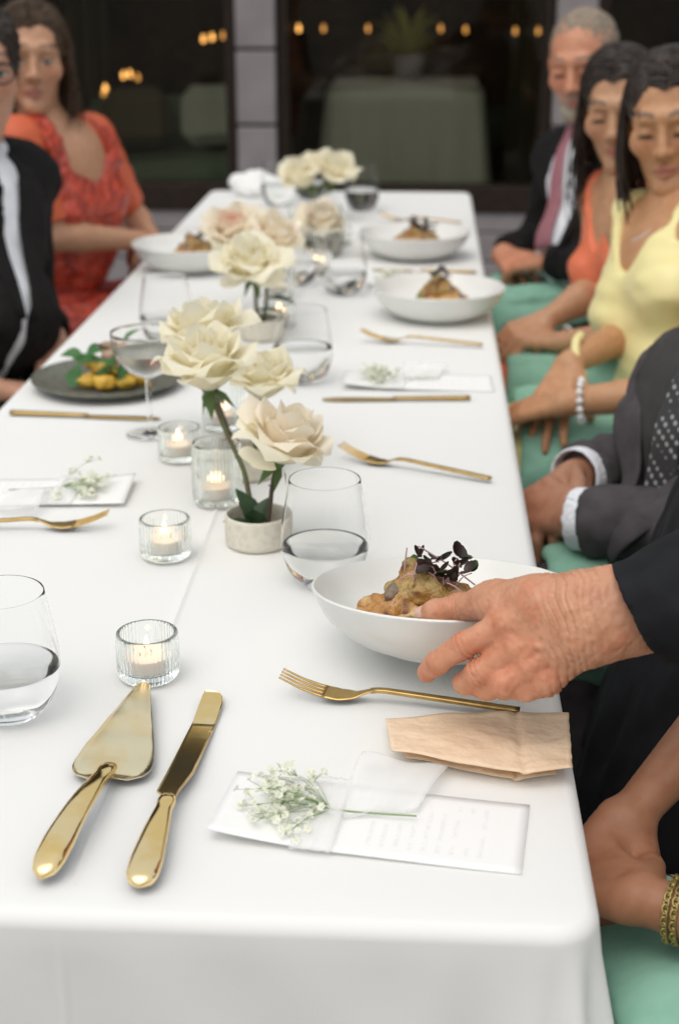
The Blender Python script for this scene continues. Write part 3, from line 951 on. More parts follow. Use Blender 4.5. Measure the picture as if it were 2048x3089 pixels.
# ================================================================== implicit surfaces
class Field:
    def __init__(s, lo, hi, res):
        s.lo = np.array(lo, np.float32); s.res = res
        s.n = np.ceil((np.array(hi) - s.lo) / res).astype(int) + 1
        s.D = np.full(s.n, 1., np.float32)

    def win(s, lo, hi, pad):
        a = np.clip(np.floor((np.array(lo) - pad - s.lo) / s.res).astype(int), 0, s.n)
        b = np.clip(np.ceil((np.array(hi) + pad - s.lo) / s.res).astype(int) + 1, 0, s.n)
        if np.any(b <= a): return None, None
        ax = [s.lo[i] + np.arange(a[i], b[i], dtype=np.float32) * s.res for i in range(3)]
        g = np.meshgrid(*ax, indexing='ij')
        return tuple(slice(a[i], b[i]) for i in range(3)), np.stack(g, -1)

    def op(s, prim, k=.01, mode='add'):
        fn, lo, hi = prim
        sl, P = s.win(lo, hi, max(k, 0) * 1.5 + s.res * 3)
        if sl is None: return s
        d = fn(P).astype(np.float32)
        D = s.D[sl]
        if mode == 'add':
            if k <= 0: r = np.minimum(D, d)
            else:
                h = np.clip(.5 + .5 * (d - D) / k, 0, 1); r = d * (1 - h) + D * h - k * h * (1 - h)
        else:
            d = -d
            if k <= 0: r = np.maximum(D, d)
            else:
                h = np.clip(.5 - .5 * (d - D) / k, 0, 1); r = d * (1 - h) + D * h + k * h * (1 - h)
        s.D[sl] = r
        return s

    def adds(s, prims, k=.01):
        for p in prims: s.op(p, k)
        return s

    def cut(s, c, n):
        """remove everything on the +n side of the plane"""
        sl, P = s.win(s.lo, s.lo + s.n * s.res, 0)
        d = (P - np.array(c, np.float32)) @ np.array(n, np.float32)
        s.D = np.maximum(s.D, d.astype(np.float32))
        return s

    def at(s, p):
        i = np.clip(np.round((np.asarray(p) - s.lo) / s.res).astype(int), 0, s.n - 1)
        return s.D[tuple(i)]

    def mesh(s, smooth=0):
        D = s.D
        D = np.pad(D, 1, constant_values=1.)
        S = D < 0
        nx, ny, nz = D.shape
        cnt = np.zeros((nx - 1, ny - 1, nz - 1), np.int8)
        for dx in (0, 1):
            for dy in (0, 1):
                for dz in (0, 1):
                    cnt += S[dx:nx - 1 + dx, dy:ny - 1 + dy, dz:nz - 1 + dz]
        act = (cnt > 0) & (cnt < 8)
        idx = np.argwhere(act)
        if len(idx) == 0: return np.zeros((0, 3)), np.zeros((0, 4), int)
        vid = np.full(act.shape, -1, np.int32)
        vid[act] = np.arange(len(idx))
        acc = np.zeros((len(idx), 3), np.float32); num = np.zeros(len(idx), np.float32)
        corners = [(x, y, z) for x in (0, 1) for y in (0, 1) for z in (0, 1)]
        for a in corners:
            for ax in range(3):
                if a[ax]: continue
                b = list(a); b[ax] = 1
                da = D[idx[:, 0] + a[0], idx[:, 1] + a[1], idx[:, 2] + a[2]]
                db = D[idx[:, 0] + b[0], idx[:, 1] + b[1], idx[:, 2] + b[2]]
                m = (da < 0) != (db < 0)
                t = np.where(m, da / np.where(np.abs(da - db) < 1e-9, 1e-9, da - db), 0)
                p = np.array(a, np.float32)[None].repeat(len(idx), 0)
                p[:, ax] += t
                acc[m] += p[m]; num[m] += 1
        V = (idx + acc / num[:, None] - 1) * s.res + s.lo
        F = []
        for ax in range(3):
            o = [0, 0, 0]; o[ax] = 1
            A = S[:nx - o[0], :ny - o[1], :nz - o[2]]; B = S[o[0]:, o[1]:, o[2]:]
            e = np.argwhere(A != B)
            u, w_ = [(1, 2), (2, 0), (0, 1)][ax]
            ok = (e[:, u] > 0) & (e[:, w_] > 0) & (e[:, u] < D.shape[u] - 1) & (e[:, w_] < D.shape[w_] - 1)
            e = e[ok]
            inside = S[e[:, 0], e[:, 1], e[:, 2]]
            q = []
            for du, dw in ((1, 1), (0, 1), (0, 0), (1, 0)):
                c = e.copy(); c[:, u] -= du; c[:, w_] -= dw
                q.append(vid[c[:, 0], c[:, 1], c[:, 2]])
            q = np.stack(q, 1)
            q[~inside] = q[~inside][:, ::-1]
            F.append(q)
        F = np.vstack(F)
        for _ in range(smooth):
            V = lap(V, F)
        return V, F


def lap(V, F, w_=.5):
    acc = np.zeros_like(V); num = np.zeros(len(V), np.float32)
    for a, b in ((0, 1), (1, 2), (2, 3), (3, 0)):
        np.add.at(acc, F[:, a], V[F[:, b]]); np.add.at(acc, F[:, b], V[F[:, a]])
        np.add.at(num, F[:, a], 1); np.add.at(num, F[:, b], 1)
    return (V * (1 - w_) + w_ * acc / np.maximum(num, 1)[:, None]).astype(np.float32)


def vnormals(V, F):
    n = np.cross(V[F[:, 2]] - V[F[:, 0]], V[F[:, 3]] - V[F[:, 1]])
    N = np.zeros_like(V)
    for k in range(4): np.add.at(N, F[:, k], n)
    return N / (np.linalg.norm(N, axis=1)[:, None] + 1e-12)


def displace(V, F, spec):
    """spec [(scale or (sx, sy, sz), amplitude, seed)]"""
    N = vnormals(V, F)
    d = 0
    for sc_, amp, sd_ in spec:
        d = d + amp * vnoise(V * np.asarray(sc_, np.float32), 1., sd_)
    return (V + N * np.asarray(d)[:, None]).astype(np.float32)


def cone(a, b, ra, rb):
    a, b = np.array(a, np.float32), np.array(b, np.float32)
    r = max(ra, rb)
    def fn(P):
        ba = b - a
        t = np.clip(((P - a) @ ba) / max(float(ba @ ba), 1e-9), 0, 1)
        return np.linalg.norm(P - a - t[..., None] * ba, axis=-1) - (ra + (rb - ra) * t)
    return fn, np.minimum(a, b) - r, np.maximum(a, b) + r


def ell(c, r, R=None):
    c, r = np.array(c, np.float32), np.array(r, np.float32)
    Rm = np.eye(3, dtype=np.float32) if R is None else np.array(R, np.float32)   # columns = axes
    def fn(P):
        q = (P - c) @ Rm
        k0 = np.linalg.norm(q / r, axis=-1); k1 = np.linalg.norm(q / (r * r), axis=-1)
        return k0 * (k0 - 1) / np.maximum(k1, 1e-6)
    e = np.sqrt(((Rm * r) ** 2).sum(1))
    return fn, c - e, c + e


def chain(pts, rs):
    return [cone(a, b, x, y) for a, b, x, y in zip(pts, pts[1:], rs, rs[1:])]


def group(prims, k):
    """several primitives blended among themselves, usable as one primitive"""
    lo = np.min([p[1] for p in prims], 0); hi = np.max([p[2] for p in prims], 0)
    def fn(P):
        D = None
        for p in prims:
            d = p[0](P)
            if D is None: D = d
            else:
                h = np.clip(.5 + .5 * (d - D) / k, 0, 1); D = d * (1 - h) + D * h - k * h * (1 - h)
        return D
    return fn, lo, hi


def union(prims):
    lo = np.min([p[1] for p in prims], 0); hi = np.max([p[2] for p in prims], 0)
    def fn(P):
        D = prims[0][0](P)
        for p in prims[1:]: D = np.minimum(D, p[0](P))
        return D
    return fn, lo, hi


def bounds(prims, pad=.03):
    return np.min([p[1] for p in prims], 0) - pad, np.max([p[2] for p in prims], 0) + pad


def color_attr(mesh, cols):
    a = mesh.color_attributes.new('Col', 'FLOAT_COLOR', 'POINT')
    c = np.ones((len(cols), 4), np.float32); c[:, :3] = cols
    a.data.foreach_set('color', c.ravel())


def sm(x, a, b):
    t = np.clip((x - a) / (b - a), 0, 1)
    return t * t * (3 - 2 * t)


# ================================================================== food
MT['chicken'] = pm('roast_chicken', (1, 1, 1), .30, attr=True, var=(150, (.62, .46, .30), .45, .72), bump=[(130, .7, .004), (420, .6, .002)], subsurface_weight=.15, subsurface_radius=(.01, .005, .003))
MT['micro'] = pm('purple_sprout_leaf', (.050, .016, .020), .45, var=(200, (.028, .030, .016), .4, .7), trans=.12)
MT['microg'] = pm('green_sprout_leaf', (.05, .12, .025), .45, trans=.15)
MT['microstem'] = pm('pink_sprout_stem', (.55, .34, .36), .5)
MT['mush'] = pm('roast_mushroom', (.17, .13, .10), .6, var=(120, (.28, .20, .13), .4, .65), bump=[(160, .4, .002)])


def chicken_mesh(name, seed, prims, res=.0022, tone=0):
    lo, hi = bounds(prims, .012)
    F_ = Field(lo, hi, res).adds(prims, .009)
    V, F = F_.mesh(1)
    V = displace(V, F, [(60, .0034, seed), (140, .0030, seed + 1), (330, .0012, seed + 5)])
    n1 = vnoise(V, 55, seed + 2)[:, None]; n2 = vnoise(V, 130, seed + 3)[:, None]; n3 = vnoise(V, 34, seed + 4)[:, None]
    pale, gold, brown, green = np.array((.66, .45, .21)), np.array((.52, .26, .075)), np.array((.17, .065, .022)), np.array((.26, .26, .07))
    if tone: pale, gold, green = np.array((.50, .36, .13)), np.array((.42, .24, .07)), np.array((.20, .22, .06))
    c = pale + (gold - pale) * sm(n1, -.25, .35)
    c = c + (brown - c) * sm(n2 + n3 * .6, .22, .7)
    c = c + (green - c) * sm(n3 - n1 * .4, .40 if not tone else .15, .8)
    m = me(name, V, F, MT['chicken'])
    color_attr(m, c)
    return m


ck_low = chicken_mesh('chicken', 3, [ell((0, 0, .012), (.056, .036, .017)), ell((-.024, -.010, .022), (.032, .026, .017)), ell((.022, -.014, .018), (.034, .024, .018)), ell((.03, .012, .022), (.026, .02, .016)), ell((-.038, -.012, .010), (.014, .016, .010)), ell((.052, .004, .014), (.014, .016, .012))])
ck_top = chicken_mesh('topping', 11, [ell((-.008, 0, .040), (.024, .020, .013)), ell((.016, .002, .036), (.028, .018, .012)), ell((.002, .006, .050), (.018, .014, .010)), ell((.036, .006, .034), (.016, .012, .009)), ell((-.012, .010, .056), (.008, .008, .009))], tone=1)
mush_m = chicken_mesh('mushroom', 17, [ell((-.024, -.012, .040), (.0085, .0075, .0095))])
mush_m.materials[0] = MT['mush']


morsels = []
for k in range(5):
    morsels.append(chicken_mesh('morsel', 30 + 7 * k, [ell((0, 0, 0), (.009, .006, .004)), ell((.004, .002, .002), (.005, .006, .004))], .0016, k % 2))
    if k == 4: morsels[-1].materials[0] = MT['mush']


def round_leaf(r, cup=.3):
    v = [(0, 0, 0)]; n = 10
    for ring in (.55, 1.):
        for i in range(n):
            a = 2 * math.pi * i / n
            k = 1 + .12 * math.cos(a)
            v.append((r * ring * k * math.cos(a) + r * .9, r * ring * .82 * math.sin(a), cup * r * ring * ring))
    v[0] = (r * .9, 0, 0)
    f = [(0, 1 + i, 1 + (i + 1) % n) for i in range(n)] + [(1 + i, 1 + n + i, 1 + n + (i + 1) % n, 1 + (i + 1) % n) for i in range(n)]
    return v, f


lfp = [me('leaf', *round_leaf(.0061 * s), MT[m_]) for s, m_ in ((1, 'micro'), (.8, 'micro'), (1.2, 'micro'), (1.05, 'microg'))]


def dish(mtx, label, seed=1, sc_=1.0, n_sprout=15):
    rr = random.Random(seed)
    t = thing('chicken_portion', label, 'food', group='plated chicken portions')
    t.matrix_world = mtx @ Matrix.Scale(sc_, 4)
    ob('chicken', ck_low, t); ob('topping', ck_top, t)
    ob('mushroom', mush_m, t)
    for k in range(13):
        a, q = rr.uniform(0, 6.28), rr.uniform(.3, 1.0)
        p = (.050 * q * math.cos(a), .030 * q * math.sin(a), .026 + .022 * (1 - q) + rr.uniform(-.003, .004))
        ob('morsel', morsels[rr.randrange(5)], t, mtx=Matrix.Translation(p) @ Euler((rr.uniform(0, 6), rr.uniform(0, 6), rr.uniform(0, 6))).to_matrix().to_4x4() @ Matrix.Scale(rr.uniform(.7, 1.25), 4))
    for k in range(n_sprout):
        p = Vector((rr.uniform(-.014, .034), rr.uniform(-.014, .014), rr.uniform(.044, .056)))
        d = Vector((rr.uniform(-.6, .8), rr.uniform(-.7, .4), rr.uniform(.35, 1.2))).normalized()
        L_ = rr.uniform(.008, .020)
        e = p + d * L_ + Vector((0, 0, -.002))
        pts = cr([p, p + d * L_ * .5 + Vector((0, 0, .002)), e], 4)
        s_ = ob('sprout_stem', me('sprout_stem', *tube(pts, .0006, 5), MT['microstem']), t)
        for sgn in (1, -1):
            M_ = Matrix.Translation(e) @ Matrix.Rotation(math.atan2(d.y, d.x) + sgn * rr.uniform(.5, 1.5), 4, 'Z') @ Matrix.Rotation(-rr.uniform(-.2, 1.2), 4, 'Y') @ Matrix.Rotation(rr.uniform(-.8, .8), 4, 'X')
            ob('leaf', lfp[3] if rr.random() < .14 else lfp[rr.randrange(3)], t, mtx=M_)
    for (a, b) in (((-.030, -.030, .014), (-.022, -.024, .040)), ((-.015, .0, .055), (-.013, -.002, .078)), ((-.004, -.004, .080), (.044, .004, .046)), ((.020, -.014, .052), (.038, -.018, .040)), ((-.018, -.010, .053), (-.006, -.014, .058))):
        ob('sprout_stem', me('sprout_stem', *tube(cr([a, (Vector(a) + Vector(b)) / 2 + Vector((0, -.001, .002)), b], 4), .0007, 5), MT['microstem']), t)
    return t


bm = Matrix.Translation(bowl_near.location) @ bowl_near.rotation_euler.to_matrix().to_4x4()
dish(bm @ Matrix.Translation((-.022, -.028, .0150)), 'roast chicken with purple sprouts in the hand held bowl', 4, 1.1, 19)
dish(Matrix.Translation((.034, 2.732, T0 + .012)) @ Matrix.Rotation(1.9, 4, 'Z'), 'roast chicken with sprouts in the bowl overhanging the table edge', 5, 1.06, 13)
dish(Matrix.Translation((-.018, 3.345, T0 + .012)) @ Matrix.Rotation(-.4, 4, 'Z'), 'roast chicken heaped with purple sprouts beside the bearded guest', 6, .98, 20)
dish(Matrix.Translation((-.495, 3.165, T0 + .012)) @ Matrix.Rotation(.5, 4, 'Z'), 'roast chicken in the bowl beside the red dress', 8, 1.0, 9)

MT['potato'] = pm('yellow_gnocchi', (.72, .46, .06), .45, var=(60, (.62, .34, .04), .4, .7), bump=[(120, .3, .002)])
MT['herb'] = pm('bright_herb', (.06, .19, .05), .5, trans=.2)
MT['pinkish'] = pm('sliced_mushroom', (.50, .34, .25), .55, var=(60, (.24, .14, .09), .4, .7), bump=[(120, .3, .002)])
sa = thing('vegetable_dish', 'yellow dumplings with green herbs and mushrooms on the dark plate', 'food', (-.486, 2.205, T0 + .0085))
for k, (x, y, z, r) in enumerate(((-.03, -.04, .012, .015), (.0, -.05, .013, .016), (.032, -.042, .012, .015), (.05, -.02, .012, .014), (-.012, -.02, .026, .014), (-.028, -.01, .034, .012), (.02, -.012, .022, .014), (.0, .02, .016, .016), (.035, .02, .014, .014))):
    P_ = [ell((x, y, z), (r * 1.0, r * .8, r * .72)), ell((x + r * .5, y + r * .3, z), (r * .6, r * .6, r * .6))]
    V, F = Field(*bounds(P_, .006), .003).adds(P_).mesh(1)
    ob('dumpling', me('dumpling', displace(V, F, [(90, .0030, k), (200, .0015, k)]), F, MT['potato']), sa)
for k, (x, y, z, s) in enumerate(((.004, .0, .044, .018), (.022, .006, .050, .020), (-.004, .015, .052, .016), (.03, -.015, .030, .017))):
    P_ = [ell((x, y, z), (s, s * .6, s * .55)), cone((x, y, z), (x + .006, y, z - .018), .006, .007)]
    V, F = Field(*bounds(P_, .006), .003).adds(P_).mesh(1)
    ob('mushroom', me('mushroom', displace(V, F, [(90, .002, k + 20)]), F, MT['pinkish']), sa)
herb_l = leaf_mesh(.034, .011, .35, 'herb', .3)
rr = random.Random(5)
for k in range(16):
    p = (rr.uniform(-.045, .05), rr.uniform(-.055, .03), rr.uniform(.018, .058))
    ob('leaf', herb_l, sa, mtx=Matrix.Translation(p) @ Matrix.Rotation(rr.uniform(0, 6.28), 4, 'Z') @ Matrix.Rotation(rr.uniform(-.9, .9), 4, 'Y') @ Matrix.Rotation(rr.uniform(-1, 1), 4, 'X') @ Matrix.Scale(rr.uniform(.7, 1.1), 4))
ob('leaf', herb_l, sa, mtx=Matrix.Translation((-.047, -.05, .004)) @ Matrix.Rotation(1.4, 4, 'Z') @ Matrix.Rotation(-1.1, 4, 'Y') @ Matrix.Scale(1.2, 4))
ob('leaf', herb_l, sa, mtx=Matrix.Translation((.02, .02, .058)) @ Matrix.Rotation(.4, 4, 'Z') @ Matrix.Rotation(-.9, 4, 'Y'))

# ================================================================== paper goods


def sheet(name, corners, zf, nu, nv, mat, th=.0006):
    """bilinear sheet over four corners (a-b far edge, d-c near edge) with real thickness"""
    a, b, c, d = [np.array(p, float) for p in corners]
    top, bot = [], []
    for j in range(nv):
        for i in range(nu):
            u, w_ = i / (nu - 1), j / (nv - 1)
            p = (a * (1 - u) + b * u) * (1 - w_) + (d * (1 - u) + c * u) * w_
            p = p + np.array((0, 0, zf(u, w_)))
            top.append(p); bot.append(p - np.array((0, 0, th)))
    n = nu * nv
    f = []
    for j in range(nv - 1):
        for i in range(nu - 1):
            q = (j * nu + i, j * nu + i + 1, (j + 1) * nu + i + 1, (j + 1) * nu + i)
            f.append(q[::-1]); f.append(tuple(k + n for k in q))
    rim = [i for i in range(nu)] + [j * nu + nu - 1 for j in range(1, nv)] + [(nv - 1) * nu + i for i in range(nu - 2, -1, -1)] + [j * nu for j in range(nv - 2, 0, -1)]
    for p, q in zip(rim, rim[1:] + rim[:1]): f.append((p, q, q + n, p + n))
    return me(name, top + bot, f, mat)


kp = thing('kraft_paper', 'crumpled brown kraft paper wrapper folded flat at the table edge', 'paper', (0, 0, 0))
krn = random.Random(3)
kph = [krn.uniform(0, 6) for _ in range(8)]


def kz(u, w_):
    r = .0006 * math.sin(9 * u + 5 * w_ + kph[0]) + .0004 * math.sin(17 * u - 11 * w_ + kph[1])
    r += -.0022 * math.exp(-((u - .70 - .05 * w_) / .018) ** 2) + .0018 * abs(((u * 3.1 + w_ * 1.7) % 1) - .5)
    return r + .002 * math.sin(math.pi * w_) * (1 - u)


def kedge(pts_top, pts_bot, nu=46, nv=14):
    pass


KT = [(-.0255, 1.131), (.035, 1.149), (.100, 1.152), (.134, 1.153)]
KB = [(-.0185, 1.064), (.040, 1.046), (.092, 1.033), (.127, 1.044)]
def kraft_layer(zt, zb, shrink, name):
    nu, nv = 48, 16
    v = []
    for j in range(nv):
        w_ = j / (nv - 1)
        for i in range(nu):
            u = i / (nu - 1)
            tx = np.interp(u, [0, .38, .78, 1], [p[0] for p in KT]); ty = np.interp(u, [0, .38, .78, 1], [p[1] for p in KT])
            bx = np.interp(u, [0, .38, .78, 1], [p[0] for p in KB]); by = np.interp(u, [0, .38, .78, 1], [p[1] for p in KB])
            jag = .0003 * math.sin(61 * w_ + 3) * (u == 1) + .0006 * math.sin(47 * w_) * (u == 0)
            v.append((tx + (bx - tx) * w_ + jag + shrink * (.5 - u), ty + (by - ty) * w_ + shrink * (.5 - w_) * -1, TOP + zt + (zb - zt) * w_ ** 1.3 + kz(u, w_)))
    n = nu * nv
    v2 = [(x, y, z - .0005) for x, y, z in v]
    f = []
    for j in range(nv - 1):
        for i in range(nu - 1):
            q = (j * nu + i, j * nu + i + 1, (j + 1) * nu + i + 1, (j + 1) * nu + i)
            f.append(q[::-1]); f.append(tuple(k + n for k in q))
    rim = [i for i in range(nu)] + [j * nu + nu - 1 for j in range(1, nv)] + [(nv - 1) * nu + i for i in range(nu - 2, -1, -1)] + [j * nu for j in range(nv - 2, 0, -1)]
    for p, q in zip(rim, rim[1:] + rim[:1]): f.append((p, q, q + n, p + n))
    ob(name, me(name, v + v2, f, MT['kraft']), kp)


kraft_layer(.0085, .0170, 0, 'top_layer')
kraft_layer(.0035, .0045, .022, 'bottom_layer')


def print_mat():
    m = pm('printed_menu_card', (.90, .90, .89), .7)
    t = m.node_tree; b = t.nodes['Principled BSDF']
    tc = t.nodes.new('ShaderNodeTexCoord'); sx = t.nodes.new('ShaderNodeSeparateXYZ')
    t.links.new(tc.outputs['Object'], sx.inputs[0])
    def math_(op, a, b_=None, c=None):
        n = t.nodes.new('ShaderNodeMath'); n.operation = op
        for i, x in enumerate((a, b_, c)):
            if x is None: continue
            if isinstance(x, (int, float)): n.inputs[i].default_value = x
            else: t.links.new(x, n.inputs[i])
        return n.outputs[0]
    # rows of tiny type running across the short side of the card
    row = math_('LESS_THAN', math_('FRACT', math_('MULTIPLY', sx.outputs[0], 95.)), .34)
    nz = t.nodes.new('ShaderNodeTexNoise'); nz.inputs['Scale'].default_value = 420
    t.links.new(tc.outputs['Object'], nz.inputs['Vector'])
    ink = math_('GREATER_THAN', nz.outputs[0], .47)
    big = t.nodes.new('ShaderNodeTexNoise'); big.inputs['Scale'].default_value = 30
    t.links.new(tc.outputs['Object'], big.inputs['Vector'])
    blk = math_('GREATER_THAN', big.outputs[0], .46)
    inx = math_('LESS_THAN', math_('ABSOLUTE', math_('SUBTRACT', sx.outputs[0], .045)), .05)
    iny = math_('LESS_THAN', math_('ABSOLUTE', sx.outputs[1]), .034)
    k = math_('MULTIPLY', math_('MULTIPLY', math_('MULTIPLY', row, ink), math_('MULTIPLY', inx, iny)), blk)
    mx = t.nodes.new('ShaderNodeMix'); mx.data_type = 'RGBA'
    mx.inputs[6].default_value = (.90, .90, .89, 1); mx.inputs[7].default_value = (.83, .83, .82, 1)
    t.links.new(k, mx.inputs[0]); t.links.new(mx.outputs[2], b.inputs['Base Color'])
    return m


MT['menu'] = print_mat()
_card = sheet('menu_card', [(-.118, .048, 0), (.118, .048, 0), (.118, -.048, 0), (-.118, -.048, 0)], lambda u, w_: .0012 + .010 * max(0, .45 - u) ** 2 * 5 * (.4 + .6 * w_) + .0012 * math.sin(5 * u), 30, 12, MT['menu'], .0005)
_band = sheet('ribbon_band', [(-.054, .053, 0), (-.022, .053, 0), (-.022, -.053, 0), (-.054, -.053, 0)], lambda u, w_: .0050 + .0042 * math.sin(math.pi * w_) + .0006 * math.sin(22 * u + 3 * w_), 12, 16, MT['ribbon'], .0003)
_tail = sheet('ribbon_tail', [(-.022, .088, 0), (.050, .078, 0), (.034, .016, 0), (-.022, -.006, 0)], lambda u, w_: .0048 + .013 * math.sin(math.pi * (.15 + .8 * w_)) * (1 - .3 * u) + .002 * math.sin(9 * u + 4 * w_), 14, 14, MT['ribbon'], .0003)


def sprig_meshes(seed, n=95):
    rr = random.Random(seed)
    st, fl = [], []
    base = Vector((.034, .006, .006))
    knot = Vector((-.032, 0, .008))
    st.append(tube(cr([base, (.0, .003, .0065), knot], 5), .0008, 6))
    for k in range(24):
        e = Vector((-.070 + rr.gauss(0, .0105), rr.gauss(0, .020), .007 + abs(rr.gauss(0, .009))))
        m_ = knot.lerp(e, .55) + Vector((0, rr.uniform(-.004, .004), .004))
        st.append(tube(cr([knot, m_, e], 4), .00028, 5))
        for q in range(7):
            p = e + Vector((rr.gauss(0, .0060), rr.gauss(0, .0062), rr.uniform(-.001, .006)))
            st.append(tube([m_.lerp(e, .75), p], .00020, 4))
            r = rr.uniform(.0024, .0037)
            nrm = Vector((rr.gauss(0, .6), rr.gauss(0, .6), 1)).normalized()
            a1 = nrm.orthogonal().normalized(); a2 = nrm.cross(a1)
            for i in range(6):
                a = i * 1.047 + rr.uniform(-.2, .2)
                d = a1 * math.cos(a) + a2 * math.sin(a); s = a1 * -math.sin(a) + a2 * math.cos(a)
                fl.append(([p, p + d * r * .7 + s * r * .42 + nrm * r * .35, p + d * r * 1.15 + nrm * r * .5, p + d * r * .7 - s * r * .42 + nrm * r * .35], [(0, 1, 2, 3)]))
            fl.append(([p + nrm * r * .2 + a1 * r * .3, p + nrm * r * .2 + a2 * r * .3, p + nrm * r * .8, p + nrm * r * .2 - a1 * r * .3], [(0, 1, 2), (1, 3, 2), (3, 0, 2)]))
    return me('stems', *join(st), MT['sprig'], False), me('florets', *join(fl), MT['floret'], False)


SPR = [sprig_meshes(2), sprig_meshes(9)]


def menu(loc, rz, where, k=0, tail=True, mirror=False):
    z = T0
    tag(ob('menu_card', _card, loc=(loc[0], loc[1], z), rot=(0, 0, rz)), 'white printed menu card ' + where, 'menu card', 'menu cards at the place settings')
    r = thing('ribbon', 'sheer white ribbon tied round the menu card ' + where, 'ribbon', (loc[0], loc[1], z), rz, 'ribbons on menu cards')
    ob('band', _band, r)
    if tail: ob('tail', _tail, r)
    s = thing('flower_sprig', "baby's breath sprig on the menu card " + where, 'flower sprig', (loc[0], loc[1], z), rz, 'sprigs on menu cards')
    a, b = SPR[k]
    ob('stems', a, s); tag(ob('florets', b, s), kind='stuff')


menu((-.0315, .979), -.125, 'below the kraft paper')
menu((-.478, 1.712), math.pi + .03, 'beside the fork pointing at the votives', 1)
menu((-.005, 2.262), .02, 'behind the gold knife and water glass', 1)
menu((-.000, 3.030), .0, 'between the two bowls on the guests side', 0)
# white napkin at the far end
P_ = [ell((0, 0, .02), (.075, .05, .028)), ell((-.04, .02, .032), (.045, .035, .022)), ell((.045, -.01, .028), (.04, .03, .025)), ell((0, .03, .04), (.03, .02, .02))]
F_ = Field(*bounds(P_, .02), .004).adds(P_, .02)
V, F = F_.mesh(1)
V = displace(V, F, [((30, 60, 30), .010, 4), (70, .004, 5)]); V[:, 2] = np.maximum(V[:, 2], .001)
tag(ob('napkin', me('napkin', V, F, MT['cloth']), loc=(-.475, 4.28, T0), rot=(0, 0, .3)), 'crumpled white cloth napkin at the far end of the table', 'napkin')
# ================================================================== people
U = lambda a: np.asarray(a, float) / (np.linalg.norm(a) + 1e-12)
V3 = lambda *a: np.array(a, float)


def frame(left, up):
    up = U(up); l = U(np.asarray(left, float) - up * np.dot(left, up)); f = np.cross(l, up)
    return np.stack([l, f, up], 1)          # columns: left, forward, up


def head_frame(look, roll=0.):
    f = U(look); l = U(np.cross((0, 0, 1.), f)); u = np.cross(f, l)
    c, s = math.cos(roll), math.sin(roll)
    return np.stack([l * c + u * s, f, u * c - l * s], 1)


def head_prims(H, R, s=1., fem=False):
    T = lambda x, y, z: H + R @ (V3(x, y, z) * s)
    e = lambda c, r: ell(T(*c), np.array(r) * s, R)
    c_ = lambda a, b, ra, rb: cone(T(*a), T(*b), ra * s, rb * s)
    jw = .84 if fem else .98
    base = [e((0, -.015, .034), (.076, .096, .086)), e((0, .028, -.028), (.057 if fem else .060, .064, .084))]
    for k in (-1, 1):
        base += [c_((k * .046 * jw, -.002, -.050), (k * .010, .070, -.097), .020 * jw, .016), e((k * .039, .060, -.018), (.026, .026, .026))]
    base += [e((0, .076, -.099), (.020 * jw, .017, .017)), c_((-.032, .080, .030), (.032, .080, .030), .014, .014)]
    nose = [c_((0, .084, .022), (0, .108, -.024), .0075, .0100 if fem else .0115), e((0, .1085, -.0265), (.0095, .0085, .0080))] + [e((k * .0115, .0985, -.031), (.0070, .0095, .0065)) for k in (-1, 1)]
    sock = [e((k * .031, .100, .010), (.017, .014, .011)) for k in (-1, 1)]
    lids = [e((k * .031, .079, .005), (.0145, .0125, .0115)) for k in (-1, 1)]
    lips = [c_((-.022, .078, -.063), (-.004, .0935, -.0585), .0035, .0058), c_((.022, .078, -.063), (.004, .0935, -.0585), .0035, .0058), c_((-.017, .080, -.0685), (0, .0925, -.0705), .0042, .0068), c_((.017, .080, -.0685), (0, .0925, -.0705), .0042, .0068)]
    ears = [e((k * .077, -.012, -.002), (.010, .022, .031)) for k in (-1, 1)]
    return base, nose, sock, lids, lips, ears


